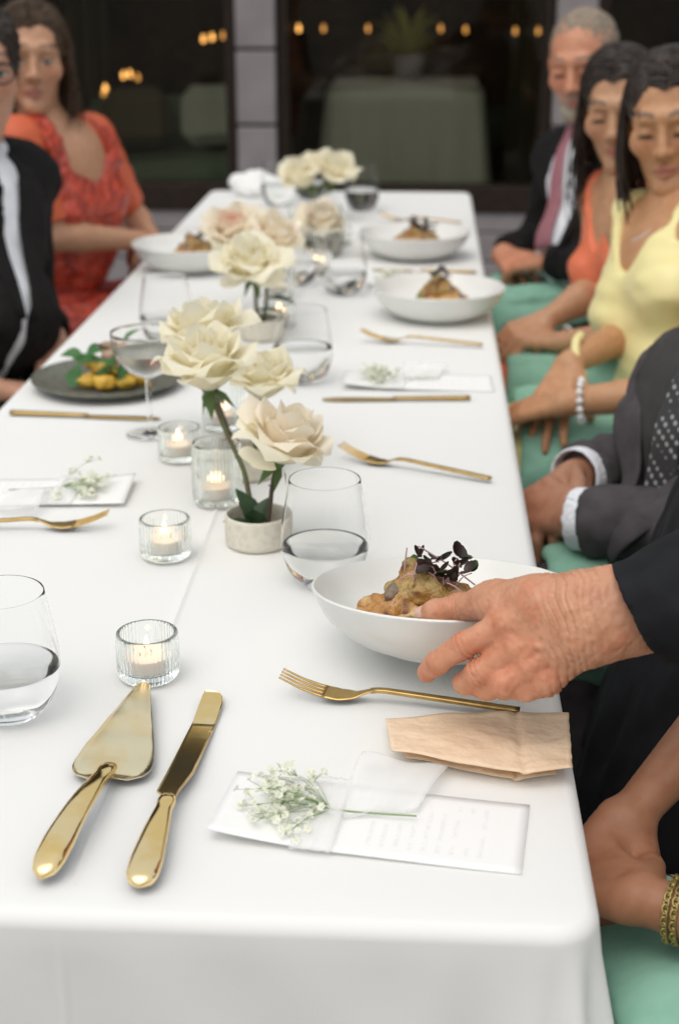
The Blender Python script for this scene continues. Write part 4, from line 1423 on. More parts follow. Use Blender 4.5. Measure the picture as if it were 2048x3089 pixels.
def paint_head(V, c, H, R, s, skin, lip, brow, beard=None, eye=(.03, .02, .015), eyeopen=False, blush=.25):
    q = ((V - H) @ R) / s
    x, y, z = q[:, 0], q[:, 1], q[:, 2]
    ax = np.abs(x)
    near = (np.linalg.norm(q, axis=1) < .16) & (y > .02)
    def mix(m, col):
        c[near] = c[near] + (np.array(col) - c[near]) * m[near][:, None]
    mix(blush * np.exp(-(((ax - .040) / .024) ** 2 + ((z + .022) / .022) ** 2)), np.array(skin) * (1.12, .78, .74))
    mix(.15 * np.exp(-(((ax - .031) / .022) ** 2 + ((z - .008) / .014) ** 2)), np.array(skin) * .55)  # shade of the eye sockets painted into the skin colour
    if beard is not None:
        mix(.75 * sm(-(z + .048 + .35 * np.maximum(0, .045 - ax) * (z > -.08)), .0, .02), beard)
        mix(.8 * np.exp(-((ax / .030) ** 4 + ((z + .050) / .007) ** 4)), beard)
    mix(.8 * (1 - sm((ax / .0235) ** 2 + ((z + .0645) / .0115) ** 2, .65, 1.05)), lip)
    mix(.75 * np.exp(-((ax / .022) ** 4 + ((z + .0640) / .0018) ** 2)), np.array(lip) * .22)  # shade in the groove between the lips, put into the colour
    by = .036 + .004 * np.sin((ax - .012) / .036 * math.pi)
    mix(.8 * (1 - sm(np.abs(z - by), .002, .006)) * sm(ax, .010, .016) * (1 - sm(ax, .046, .054)), brow)
    mix(.35 * np.exp(-(((ax - .031) / .013) ** 2 + ((z - .012) / .005) ** 2)), np.array(skin) * 1.25)  # highlight on the upper lids painted into the skin colour
    mix(.22 * np.exp(-((ax / .009) ** 2 + ((z + .012) / .030) ** 2)), np.array(skin) * 1.3)  # painted highlight down the nose
    mix(.18 * np.exp(-((ax / .040) ** 2 + ((z - .060) / .022) ** 2)), np.array(skin) * 1.3)  # painted highlight on the forehead
    ez = -.001 if not eyeopen else .004
    if eyeopen:
        mix(.9 * (1 - sm(((ax - .031) / .0135) ** 2 + ((z - .004) / .0058) ** 2, .7, 1.1)), (.62, .58, .55))
        mix(.97 * (1 - sm(((ax - .030) / .0062) ** 2 + ((z - .0045) / .0062) ** 2, .7, 1.1)), (.025, .015, .01))
        mix(.9 * np.exp(-(((ax - .031) / .0155) ** 4 + ((z - .0095 + 14 * (ax - .031) ** 2) / .0026) ** 4)), eye)
    mix((0 if eyeopen else .92) * np.exp(-(((ax - .031) / .0155) ** 4 + ((z - ez + 12 * (ax - .031) ** 2) / (.0044 if not eyeopen else .0052)) ** 4)), eye)
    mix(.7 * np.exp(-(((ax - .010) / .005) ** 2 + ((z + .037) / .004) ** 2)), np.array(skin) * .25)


def hand_prims(W, H, back, side, curl=.5, s=1., spread=.12, thumb=.6):
    """W wrist, H point the hand aims at, back = back-of-hand normal, side=+1/-1 picks the thumb side"""
    W = np.asarray(W, float)
    d = U(np.asarray(H, float) - W); n = U(np.asarray(back, float) - d * np.dot(back, d)); t = np.cross(n, d) * side
    palm, fingers = [], []
    L_ = [(.044, .028, .022), (.049, .031, .024), (.045, .029, .023), (.035, .022, .020)]
    for k in range(4):
        o = (1.5 - k) * .0195 * s
        m0 = W + d * .012 * s + t * o * .5
        m1 = W + d * (.092 - .006 * abs(k - 1)) * s + t * o
        palm.append(cone(m0, m1, .0150 * s, .0112 * s))
        p, dd = m1, U(d + t * (1.5 - k) * spread)
        pts, rs = [p], [.0106 * s]
        for j, l in enumerate(L_[k]):
            a = curl * (.55 + .35 * j)
            dd = U(dd * math.cos(a) - n * math.sin(a))
            p = p + dd * l * s; pts.append(p); rs.append((.0096 - .0011 * j) * s)
        fingers.append(group(chain(pts, rs), .003))
    b = W + d * .020 * s + t * .022 * s - n * .004 * s
    d1 = U(d * .75 + t * thumb - n * .25); p1 = b + d1 * .042 * s; d2 = U(d1 + d * .35 - n * .1 * curl); p2 = p1 + d2 * .034 * s; p3 = p2 + U(d2 - n * .15) * .025 * s
    fingers.append(group(chain([b, p1, p2, p3], [.0150 * s, .0118 * s, .0102 * s, .0085 * s]), .004))
    return palm, fingers


def torso_prims(J, R, fem, g=0.):
    C, W, P, N, SL, SR = (np.asarray(J[k], float) for k in ('C', 'W', 'P', 'N', 'SL', 'SR'))
    k = .90 if fem else 1.0
    a = [ell(C, np.array((.150, .100, .150)) * k + g, R), ell(W, np.array((.128 if fem else .142, .095, .105)) * k + g, R), ell(P, np.array((.165, .125, .10)) * (1 if fem else .98) + g, R)]
    a += [cone(C, W, .095 * k + g, .09 * k + g), cone(W, P, .09 * k + g, .10 + g)]
    for S in (SL, SR):
        a += [cone(N, S, .042 * k + g, .052 * k + g), cone(S, C + (S - C) * .35 - R[:, 2] * .05, .052 * k + g, .075 * k + g)]
    if fem:
        a += [ell(C + R @ V3(sx * .066, .070, -.030), np.array((.055, .049, .053)) + g, R) for sx in (-1, 1)]
    return a


def leg_prims(J, R, g=0., low=True):
    a = []
    P = np.asarray(J['P'], float)
    for sx, kn, an in ((1, 'KL', 'AL'), (-1, 'KR', 'AR')):
        hip = P + R[:, 0] * sx * .085
        K, A = np.asarray(J[kn], float), np.asarray(J[an], float)
        a += [cone(hip, K, .086 + g, .060 + g)]
        if low:
            a += [cone(K, A, .058 + g, .040 + g)]
    return a


def foot_prims(J, fwd, g=0.):
    return [group([cone(np.asarray(J[k]) + V3(0, 0, -.03) - fwd * .02, np.asarray(J[k]) + fwd * .15 + V3(0, 0, -.055), .042 + g, .030 + g)], .01) for k in ('AL', 'AR')]


SKINS = {}


def skin_mat(name):
    if name not in SKINS:
        SKINS[name] = pm('skin_' + name, (1, 1, 1), .48, attr=True, var=(70, (.86, .76, .70), .45, .75), bump=[(260, .12, .0008), (900, .15, .0003)], subsurface_weight=.12, subsurface_radius=(.012, .005, .003))
    return SKINS[name]


def cloth_ob(name, F_, mat, parent, disp=(), smooth=1):
    V, F = F_.mesh(smooth)
    if len(disp): V = displace(V, F, disp)
    return ob(name, me(name, V - np.array(parent.location, np.float32), F, mat), parent)


def field_for(prims, res, k=.02, pad=.03):
    return Field(*bounds(prims, pad), res).adds(prims, k)


def hair_locks(H, R, s, paths, n, rad_, spread, wave, mat, parent, seed=1, name='hair_locks'):
    """bundles of wavy locks following guide paths given in head coordinates (last points may use world offsets)"""
    rr = random.Random(seed)
    parts = []
    for path in paths:
        for k in range(n):
            o = np.array([rr.gauss(0, spread), rr.gauss(0, spread), rr.gauss(0, spread)])
            ph, fr, am = rr.uniform(0, 6.28), rr.uniform(5, 8), wave * rr.uniform(.5, 1.4)
            pts = []
            for i, p in enumerate(path):
                t = i / (len(path) - 1)
                q = np.array(p) + o * (.25 + .75 * t)
                pts.append(H + R @ (q * s))
            pts = cr(pts, 7)
            t = np.linspace(0, 1, len(pts))
            side = R[:, 0]; f = R[:, 1]
            pts = pts + (np.sin(t * fr * 2 + ph) * am * 1.8 * t ** 1.6)[:, None] * side + (np.cos(t * fr * 2 + ph) * am * 1.8 * t ** 1.6)[:, None] * f
            parts.append(tube(pts, np.interp(t, [0, .1, .7, 1], [.3, 1, .9, .15]) * rad_ * rr.uniform(.6, 1.3), 6))
    v, f = join(parts)
    v = np.array(v) - np.array(parent.location)
    return ob(name, me(name, v, f, mat), parent)


def hair_sweep(H, R, s, mat, parent, seed=1, n=30, rad_=.0042, length=.24, wave=.010, part=0., front=.074, name='hair_locks'):
    """parted long hair: locks leave the parting, follow the skull round to the side and fall to the shoulder"""
    rr = random.Random(seed)
    parts = []
    for sd_ in (-1, 1):
        for k in range(n):
            ys = front - (front + .085) * (k / (n - 1)) ** 1.15 + rr.uniform(-.004, .004)
            lift = rr.uniform(.002, .010)
            rx, rz = .076 + lift, .086 + lift
            cc = math.sqrt(max(.05, 1 - ((ys + .015) / .102) ** 2))
            pts = []
            for ph in np.linspace(.0, 1.62, 6):
                y = ys - .026 * ph * (1.2 if ys > .03 else .5)
                c2 = math.sqrt(max(.05, 1 - ((y + .015) / .102) ** 2))
                pts.append((part * (1 - ph / 1.62) + sd_ * rx * c2 * math.sin(ph), y, .034 + rz * (cc * .5 + c2 * .5) * math.cos(ph)))
            x0, y0, z0 = pts[-1]
            ln = length * rr.uniform(.75, 1.1)
            ox, oy = rr.gauss(0, .009), rr.gauss(.012 if ys > .02 else -.004, .012)
            for t in (.25, .5, .75, 1.):
                pts.append((x0 + sd_ * .012 * t + ox * t + sd_ * (.004 if t < 1 else -.004), y0 + oy * t * 2, z0 - .01 - ln * t))
            P = cr([H + R @ (np.array(p) * s) for p in pts], 6)
            t = np.linspace(0, 1, len(P)); w_ = np.clip((t - .45) / .55, 0, 1)
            q, am = rr.uniform(0, 6.28), wave * rr.uniform(.6, 1.3)
            fr = rr.uniform(11, 15)
            P = P + (np.sin(t * fr + q) * am * w_)[:, None] * R[:, 0] + (np.cos(t * fr + q) * am * w_)[:, None] * R[:, 1]
            parts.append(tube(P, np.interp(t, [0, .06, .7, 1], [.35, 1, .9, .12]) * rad_ * rr.uniform(.7, 1.35), 6))
    v, f = join(parts)
    return ob(name, me(name, np.array(v) - np.array(parent.location), f, mat), parent)


def hair_cap(H, R, s, mat, parent, hairline=.0, thick=0., extra=(), disp=None, back=True, name='hair', res=.005):
    T = lambda x, y, z: H + R @ (V3(x, y, z) * s)
    pr = [ell(T(0, -.020, .038), np.array((.080 + thick, .100 + thick, .089 + thick)) * s, R)] + list(extra)
    F_ = field_for(pr, res, .02)
    F_.op(ell(T(0, .118, -.034 + hairline), np.array((.074 if back else .088, .080, .128)) * s, R), .012, 'sub')
    if back:
        F_.op(ell(T(0, .03, -.115), np.array((.15, .105, .095)) * s, R), .01, 'sub')
    return cloth_ob(name, F_, mat, parent, disp or [((40, 40, 160), .004, 2), (160, .0022, 3)])


def person(J, look, roll=0., fem=False, skin=(.5, .27, .17), lip=None, brow=(.05, .03, .02), beard=None, eyeopen=False, hs_=1., res=.005,
           hands=None, label='', hd=True, arm=1., loc=None, extra=(), eye=(.03, .02, .015)):
    """skin body of one person as one continuous mesh; returns (root, info)"""
    H = np.asarray(J['H'], float)
    Rh = head_frame(look, roll)
    Rt = frame(np.asarray(J['SL'], float) - np.asarray(J['SR'], float), np.asarray(J['N'], float) - np.asarray(J['P'], float))
    root = thing('person', label, 'person', tuple(loc) if loc else (float(J['P'][0]), float(J['P'][1]), 0), 0)
    base, nose, sock, lids, lips, ears = head_prims(H, Rh, hs_, fem)
    neckr = .046 if fem else .056
    body = torso_prims(J, Rt, fem) + leg_prims(J, Rt)
    nb = H + Rh @ (V3(0, -.022, -.075) * hs_)
    fwd = V3(*U(V3(Rt[0, 1], Rt[1, 1], 0)))
    feet = foot_prims(J, fwd)
    arms = []
    ak = .86 if fem else 1.
    for s_ in 'LR':
        S, E, W = (np.asarray(J[k + s_], float) for k in 'SEW')
        arms.append(group([cone(S, E, .047 * ak * arm, .037 * ak * arm), cone(E, E + (W - E) * .3, .038 * ak * arm, .039 * ak * arm), cone(E + (W - E) * .3, W, .039 * ak * arm, .0255 * ak * arm)], .012))
    HP = []
    for s_ in 'LR':
        h = (hands or {}).get(s_, {})
        HP.append(hand_prims(J['W' + s_], J['H' + s_], h.get('back', (0, 0, 1)), h.get('side', 1 if s_ == 'R' else -1), h.get('curl', .5), (.9 if fem else 1.0) * h.get('s', 1), h.get('spread', .12), h.get('thumb', .6)))
    allp = base + body + arms + feet + [p for a, b in HP for p in a + b]
    F_ = Field(*bounds(allp, .02), res)
    F_.adds(body, .03)
    F_.op(group([cone(nb, np.asarray(J['N'], float) - Rt[:, 2] * .03, neckr, neckr * 1.15)], .01), .03)
    for a in arms: F_.op(a, .02)
    hp = base + nose + ears + lids + lips
    Fh_ = Field(*bounds(hp + [cone(nb, np.asarray(J['N'], float), neckr, neckr)], .02), .0024 if hd else .004)
    Fh_.adds(base, .016)
    Fh_.op(cone(nb, nb * .35 + np.asarray(J['N'], float) * .65, neckr, neckr * .93), .03)
    Fh_.adds(nose, .008); Fh_.adds(ears, .006)
    for p in sock: Fh_.op(p, .010, 'sub')
    Fh_.adds(lids, .004); Fh_.adds(lips, .003)
    F_.adds(feet, .012)
    for a, b in HP:
        F_.op(group(a, .010), .012)
        F_.op(union(b), .005)
    for p in extra: F_.op(p, .01)
    V, F = F_.mesh(0)
    Vh, Fh2 = Fh_.mesh(0)
    F = np.vstack([F, Fh2 + len(V)]); V = np.vstack([V, Vh])
    c = np.tile(np.array(skin, np.float32), (len(V), 1))
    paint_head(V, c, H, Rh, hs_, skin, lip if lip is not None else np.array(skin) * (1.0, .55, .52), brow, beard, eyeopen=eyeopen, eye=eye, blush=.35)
    # warmer knuckles and elbows
    for s_ in 'LR':
        d = np.linalg.norm(V - (np.asarray(J['W' + s_], float) + U(np.asarray(J['H' + s_], float) - np.asarray(J['W' + s_], float)) * .11), axis=1)
        m = .25 * np.exp(-(d / .05) ** 2)[:, None]
        c += (np.array(skin) * (1.1, .78, .70) - c) * m
    o = me('body', V - np.array(root.location, np.float32), F, skin_mat('tone'))
    color_attr(o, c)
    b_ = ob('body', o, root)
    return root, dict(H=H, Rh=Rh, Rt=Rt, J=J, hs=hs_, body=b_, fwd=fwd)


def sleeve(J, s_, r0, r1, r2, upto=1., g=0.):
    S, E, W = (np.asarray(J[k + s_], float) for k in 'SEW')
    e = E + (W - E) * upto
    return group([cone(S, E, r0 + g, r1 + g), cone(E, e, r1 + g, r2 + g)], .02), e, U(W - E)


FOLD = [((26, 26, 26), .0050, 1), ((60, 60, 40), .0026, 2)]


def suit(root, I, jac,  shirt, tie=None, trouser=None, open_=.10, waist_open=.012, cuff=True, res=.007, jg=.017, tw=.034, vest=None, sleeves=(.058, .050, .043), tie_end=.02, one_side=False):
    J, Rt = I['J'], I['Rt']
    C, W, P, N = (np.asarray(J[k], float) for k in 'CWPN')
    # shirt
    tp = torso_prims(J, Rt, False, .008)
    nb = I['H'] + I['Rh'] @ V3(0, -.022, -.10)
    Fs = Field(*bounds(tp, .03), res).adds(tp, .03)
    Fs.op(cone(N - Rt[:, 2] * .03, N * .45 + nb * .55, .070, .063), .01)
    Fs.op(cone(N, nb + (nb - N), .056, .052), 0, 'sub')
    cloth_ob('shirt', Fs, shirt, root, [((30, 30, 30), .003, 5)])
    up = Rt[:, 2]; f = Rt[:, 1]; l = Rt[:, 0]
    # jacket
    tj = torso_prims(J, Rt, False, jg)
    sl = [sleeve(J, s_, *sleeves, .93) for s_ in 'LR']
    pr = tj + [s[0] for s in sl]
    Fj = Field(*bounds(pr, .03), res).adds(tj, .03)
    top = float((N - W) @ up)
    def wedge(Pt):
        q = (Pt - W.astype(np.float32)) @ Rt.astype(np.float32)
        hw = waist_open + (open_ - waist_open) * np.clip((q[..., 2] + .02) / (top + .02), 0, 1.3)
        hw = np.where(q[..., 2] < -.02, waist_open, hw)
        if one_side: return np.maximum(np.where(q[..., 0] > 0, q[..., 0] - hw, -.16 - q[..., 0]), -(q[..., 1] - .0))
        return np.maximum(np.abs(q[..., 0]) - hw, -(q[..., 1] + .05))
    Fj.op((wedge, bounds(tj, .05)[0], bounds(tj, .05)[1]), 0, 'sub')
    Fj.op(cone(N - up * .02, N + up * .16, .080, .105), .008, 'sub')
    for s in sl:
        one = Field(Fj.lo, Fj.lo + (Fj.n - 1) * Fj.res, Fj.res); one.n = Fj.n; one.D = np.full(Fj.n, 1., np.float32)
        one.op(s[0], 0).cut(s[1], s[2])
        Fj.D = np.minimum(Fj.D, one.D) if True else Fj.D
    cloth_ob('jacket', Fj, jac, root, FOLD)
    # lapels: raised bands along the opening
    for sx in (-1, 1):
        if one_side and sx < 0: continue
        pts = []
        for t in np.linspace(0, 1, 14):
            hw = open_ + (waist_open - open_) * t
            p0 = N * (1 - t) + W * t + l * sx * (hw + np.interp(t, [0, .35, .4, 1], [.016, .030, .026, .004])) - up * .035 * (1 - t)
            q = p0 + f * .25
            for _ in range(140):
                if Fj.at(q) < .003: break
                q = q - f * .002
            pts.append(q + f * .001)
        pts = np.array(pts)
        for _ in range(3): pts[1:-1] = (pts[:-2] + 2 * pts[1:-1] + pts[2:]) / 4
        wd = np.interp(np.linspace(0, 1, 14), [0, .35, .4, 1], [.020, .034, .030, .006])
        v, fc = tube(pts, wd, 12, flat=.0035, up=tuple(f), power=4)
        ob('lapel', me('lapel', np.array(v) - np.array(root.location), fc, jac), root)
    if cuff:
        for s_ in 'LR':
            E_, W_ = np.asarray(J['E' + s_], float), np.asarray(J['W' + s_], float)
            d = U(W_ - E_)
            a, b = W_ - d * .035, W_ - d * .002
            Fc = Field(*bounds([cone(a, b, .042, .042)], .02), .004)
            Fc.op(cone(a - d * .03, b + d * .05, .0385, .036), 0); Fc.cut(b, d); Fc.cut(a, -d)
            Fc.op(cone(a - d * .05, b + d * .06, .0325, .0315), 0, 'sub')
            cloth_ob('cuff', Fc, shirt, root)
    if tie is not None:
        pts = []
        for t in np.linspace(0, 1, 16):
            p0 = N * (1 - t) + (W + up * tie_end) * t + up * (.03 * (1 - t))
            q = p0 + f * .25
            for _ in range(110):
                if Fs.at(q) < .004: break
                q = q - f * .002
            pts.append(q + f * .004)
        pts = np.array(pts); pts[1:-1] = (pts[:-2] + 2 * pts[1:-1] + pts[2:]) / 4
        wd = np.interp(np.linspace(0, 1, 16), [0, .05, .10, .14, 1], [.017, .019, .015, .017, tw])
        v, fc = tube(pts, wd, 12, flat=.004, up=tuple(f), power=4)
        # tube's flat direction lies along `up`; side runs across the chest
        ob('tie', me('tie', np.array(v) - np.array(root.location), fc, tie), root)
    if trouser is not None:
        trousers(root, I, trouser)


def trousers(root, I, mat, res=.009, g=.014):
    J, Rt = I['J'], I['Rt']
    pr = leg_prims(J, Rt, g) + [ell(np.asarray(J['P'], float), np.array((.165, .125, .10)) + g, Rt)]
    cloth_ob('trousers', field_for(pr, res, .03), mat, root, FOLD)
    shoes(root, I)


MT['shoe'] = pm('black_leather_shoe', (.012, .011, .010), .35)


def shoes(root, I):
    fp = foot_prims(I['J'], I['fwd'], .008)
    for p in fp:
        Fs = Field(*bounds([p], .02), .008).op(p, 0)
        Fs.cut((0, 0, .001), (0, 0, -1.))
        cloth_ob('shoe', Fs, MT['shoe'], root)


def lap_napkin(I, label, lo, hi, disp=None, g=.036, res=.007, slant=None):
    """green napkin lying over the thighs between world limits lo/hi (x, y)"""
    J, Rt = I['J'], I['Rt']
    pr = leg_prims(J, Rt, g, False) + [ell(np.asarray(J['P'], float), np.array((.15, .12, .085)), Rt)]
    F_ = Field(*bounds(pr, .03), res).adds(pr, .06)
    inner = Field(F_.lo, F_.lo + (F_.n - 1) * res, res); inner.n = F_.n; inner.D = np.full(F_.n, 1., np.float32)
    pr2 = leg_prims(J, Rt, g - .018, False)
    inner.adds(pr2, .06)
    F_.D = np.maximum(F_.D, -inner.D)
    for c, n in (((lo[0], 0, 0), (-1., 0, 0)), ((hi[0], 0, 0), (1., 0, 0)), ((0, lo[1], 0), (0, -1., 0)), ((0, hi[1], 0), (0, 1., 0)), ((0, 0, .44), (0, 0, -1.))):
        F_.cut(c, n)
    if slant: F_.cut(*slant)
    V, F = F_.mesh(1)
    V = displace(V, F, disp or [((14, 34, 20), .007, 3), ((50, 40, 50), .0022, 4)])
    o = ob('napkin', me('napkin', V, F, MT['green']))
    return tag(o, label, 'napkin', 'sage green napkins on laps')


# ---- fabrics and hair
fab = lambda n, c, c2=None, r=.85, **k: pm(n, c, r, var=(40, c2 or tuple(x * .8 for x in c), .4, .7), bump=[(700, .25, .0006), (30, .2, .004)], specular_ior_level=.2, **k)
MT['green'] = fab('sage_green_linen', (.27, .50, .39), (.235, .45, .345))
MT['black'] = fab('black_wool', (.012, .011, .011), (.009, .008, .008))
MT['charcoal'] = fab('black_waiter_cotton', (.014, .015, .018), (.010, .010, .012), .8)
MT['greysuit'] = fab('grey_wool_suit', (.078, .070, .074), (.055, .049, .052))
MT['greyshirt'] = fab('dark_grey_shirt', (.06, .055, .056))
MT['white_shirt'] = fab('white_cotton_shirt', (.78, .80, .84), (.72, .74, .79))
MT['yellow'] = pm('yellow_satin', (.86, .76, .36), .40, bump=[(14, .15, .01)], sheen_weight=.2)
MT['coral'] = pm('coral_satin', (.80, .20, .095), .42, bump=[(20, .2, .01)])
MT['red'] = pm('red_orange_sequins', (.60, .060, .020), .32, var=(40, (.34, .022, .008), .42, .62), bump=[(70, .9, .012), (200, .7, .004)], specular_ior_level=.8)
MT['hair_dark'] = pm('dark_brown_hair', (.022, .014, .010), .42, var=(70, (.05, .032, .022), .5, .72), bump=[(160, .6, .004)], specular_ior_level=.4)
MT['hair_brown'] = pm('brown_hair', (.050, .028, .014), .55, var=(90, (.09, .052, .026), .5, .75), bump=[(160, .9, .004)], specular_ior_level=.35)
MT['hair_grey'] = pm('grey_hair', (.30, .24, .18), .7, var=(120, (.17, .13, .095), .4, .65), bump=[(260, .8, .002)])
MT['beard'] = pm('grey_beard', (.40, .35, .29), .7, var=(150, (.26, .22, .17), .4, .65), bump=[(260, .8, .002)])
MT['pearl'] = pm('pale_bead', (.80, .80, .80), .25)
MT['silver'] = pm('silver_chain', (.75, .77, .80), .3, .6)
MT['goldchain'] = pm('gold_chain', (.42, .33, .12), .4, .9)
MT['wood'] = pm('dark_stained_wood', (.045, .028, .018), .45, var=(20, (.03, .018, .012), .4, .7))


def dots_mat(name, base, dot, scale, size):
    m = pm(name, base, .55)
    t = m.node_tree; b = t.nodes['Principled BSDF']
    tc = t.nodes.new('ShaderNodeTexCoord'); mp = t.nodes.new('ShaderNodeMapping'); mp.inputs['Rotation'].default_value = (.9, .4, .3)
    vo = t.nodes.new('ShaderNodeTexVoronoi'); vo.inputs['Scale'].default_value = scale; vo.inputs['Randomness'].default_value = .12
    lt = t.nodes.new('ShaderNodeMapRange'); lt.inputs[1].default_value = size; lt.inputs[2].default_value = size * .7
    mx = t.nodes.new('ShaderNodeMix'); mx.data_type = 'RGBA'; mx.inputs[6].default_value = (*base, 1); mx.inputs[7].default_value = (*dot, 1)
    t.links.new(tc.outputs['Object'], mp.inputs[0]); t.links.new(mp.outputs[0], vo.inputs['Vector']); t.links.new(vo.outputs['Distance'], lt.inputs[0])
    t.links.new(lt.outputs[0], mx.inputs[0]); t.links.new(mx.outputs[2], b.inputs['Base Color'])
    return m


def leafprint_mat():
    m = pm('black_dress_white_leaf_print', (.02, .018, .016), .8)
    t = m.node_tree; b = t.nodes['Principled BSDF']
    tc = t.nodes.new('ShaderNodeTexCoord')
    wv = t.nodes.new('ShaderNodeTexWave'); wv.inputs['Scale'].default_value = 26; wv.inputs['Distortion'].default_value = 7; wv.inputs['Detail'].default_value = 1
    vo = t.nodes.new('ShaderNodeTexVoronoi'); vo.feature = 'DISTANCE_TO_EDGE'; vo.inputs['Scale'].default_value = 28
    a = t.nodes.new('ShaderNodeMath'); a.operation = 'GREATER_THAN'; a.inputs[1].default_value = .45
    c = t.nodes.new('ShaderNodeMath'); c.operation = 'GREATER_THAN'; c.inputs[1].default_value = .10
    mu = t.nodes.new('ShaderNodeMath'); mu.operation = 'MULTIPLY'
    mx = t.nodes.new('ShaderNodeMix'); mx.data_type = 'RGBA'; mx.inputs[6].default_value = (.02, .017, .015, 1); mx.inputs[7].default_value = (.62, .58, .52, 1)
    for n in (wv, vo): t.links.new(tc.outputs['Object'], n.inputs['Vector'])
    t.links.new(wv.outputs['Fac'], a.inputs[0]); t.links.new(vo.outputs['Distance'], c.inputs[0])
    t.links.new(a.outputs[0], mu.inputs[0]); t.links.new(c.outputs[0], mu.inputs[1]); t.links.new(mu.outputs[0], mx.inputs[0]); t.links.new(mx.outputs[2], b.inputs['Base Color'])
    return m


MT['tie_dots'] = dots_mat('charcoal_tie_white_dots', (.035, .035, .038), (.40, .40, .40), 95, .36)
MT['tie_pink'] = dots_mat('dusty_pink_tie', (.34, .13, .16), (.46, .24, .27), 120, .3)
MT['tie_black'] = fab('black_tie', (.012, .011, .012))
MT['print'] = leafprint_mat()


def legs(J, side):
    """knees and ankles for a seated guest; side +1 = right of the table"""
    P = np.asarray(J['P'], float)
    kx = .205 if side > 0 else -.715
    for k, dy in (('L', -.085 * side), ('R', .085 * side)):
        J['K' + k] = (kx, P[1] + dy, .560)
        J['A' + k] = (kx + .03 * side, P[1] + dy, .075)


chair_parts = None


def chair(I, side, label):
    global chair_parts
    if chair_parts is None:
        chair_parts = {}
        def bm_(lo, hi, n, bev=.006):
            o = bbox(n, lo, hi, MT['wood'], None, bev); m = o.data; bpy.data.objects.remove(o); return m
        chair_parts['seat'] = [bm_((-.20, -.20, .415), (.20, .20, .438), 'seat')]
        chair_parts['leg'] = [bm_((x - .018, y - .018, 0), (x + .018, y + .018, .4145), 'leg') for x in (-.17, .17) for y in (-.17, .17)]
        chair_parts['back_post'] = [bm_((.175, y - .016, .4385), (.207, y + .016, .80), 'back_post') for y in (-.16, .16)]
        chair_parts['back_rail'] = [bm_((.180, -.143, z), (.200, .143, z + .07), 'back_rail') for z in (.62, .72)]
    P = I['J']['P']
    t = thing('chair', label, 'chair', (float(P[0]) + .03 * side, float(P[1]), 0), 0 if side > 0 else math.pi, 'wooden chairs along the table')
    for n, ms in chair_parts.items():
        for m in ms: ob(n, m, t)


def beads(root, c, axis, r, n, br, mat, name='bracelet'):
    a = U(axis); u = U(np.cross(a, (0.3, .2, 1))); w_ = np.cross(a, u)
    v, f = tube([np.asarray(c) + (u * math.cos(t) + w_ * math.sin(t)) * r - np.array(root.location) for t in np.linspace(0, 2 * math.pi, 33)], br * .25, 5, cap=False)
    b = ob(name, me('band', v, f, mat), root)
    sv_, sf = lathe(smooth_prof([(0, -br), (br * .7, -br * .7), (br, 0), (br * .7, br * .7), (0, br)], 2), 10)
    ms = me('bead', sv_, sf, mat)
    for k in range(n):
        t = 2 * math.pi * k / n
        ob('bead', ms, b, loc=tuple(np.asarray(c) + (u * math.cos(t) + w_ * math.sin(t)) * r - np.array(root.location)))


def dress(root, I, mat, straps=.026, g=.010, neck=.10, sleeves=None, disp=None, res=.006, skirt=True, extra=(), vdepth=.0, backcut=True):
    J, Rt = I['J'], I['Rt']
    C, W, P, N, SL, SR = (np.asarray(J[k], float) for k in ('C', 'W', 'P', 'N', 'SL', 'SR'))
    tp = torso_prims(J, Rt, True, g)
    pr = tp + (leg_prims(J, Rt, .020, False) if skirt else []) + list(extra)
    Fd = Field(*bounds(pr, .03), res).adds(pr, .03)
    up = Rt[:, 2]
    hgt = float((N - C) @ up)
    # scoop above the bust, leaving straps
    def scoop(Pt):
        q = (Pt - C.astype(np.float32)) @ Rt.astype(np.float32)
        vline = neck - vdepth * np.clip(1 - np.abs(q[..., 0]) / .075, 0, 1)
        above = vline - q[..., 2]
        mid = np.abs(q[..., 0]) - (.075 if straps else .5)
        return np.maximum(above, mid) if straps else above
    lo, hi = bounds(tp, .06)
    Fd.op((scoop, lo, hi), 0, 'sub')
    if straps:
        def outer(Pt):
            q = (Pt - C.astype(np.float32)) @ Rt.astype(np.float32)
            return np.maximum(.055 - q[..., 2], (.075 + straps) - np.abs(q[..., 0]))
        Fd.op((outer, lo, hi), 0, 'sub')
    if sleeves:
        for s_ in 'LR':
            S, E = np.asarray(J['S' + s_], float), np.asarray(J['E' + s_], float)
            Fd.op(cone(S, S + (E - S) * sleeves, .058, .056), .01)
    shoes(root, I)
    return cloth_ob('dress', Fd, mat, root, disp or [((20, 20, 34), .006, 6), ((55, 55, 70), .002, 7)], 3)
# ------------------------------------------------------------------ guest in yellow
J = dict(H=(0.430, 2.716, 1.113), N=(0.452, 2.680, 0.962), C=(0.445, 2.622, 0.842), W=(0.450, 2.560, 0.700), SR=(0.388, 2.772, 0.916), SL=(0.505, 2.540, 0.930),
         ER=(0.425, 2.690, 0.760), WR=(0.252, 2.462, 0.736), HR=(0.190, 2.352, 0.640), EL=(0.470, 2.300, 0.740), WL=(0.236, 2.338, 0.700), HL=(0.165, 2.385, 0.672), P=(.53, 2.51, .545))
legs(J, 1)
SK_Y = (.52, .275, .140)
root, I = person(J, (-.75, -2.7, -.55), .10, True, SK_Y, (.50, .18, .14), (.05, .03, .02), hs_=.97, res=.0042, label='person in a yellow satin dress looking down with hands on lap',
                 hands={'R': dict(back=(-.45, -.6, .6), curl=.20, spread=.16), 'L': dict(back=(.2, -.4, .9), curl=.35)})
dress(root, I, MT['yellow'], .022, .010, .095, vdepth=.075, disp=[((7, 7, 26), .010, 6), ((22, 22, 48), .0030, 7)], res=.0045)
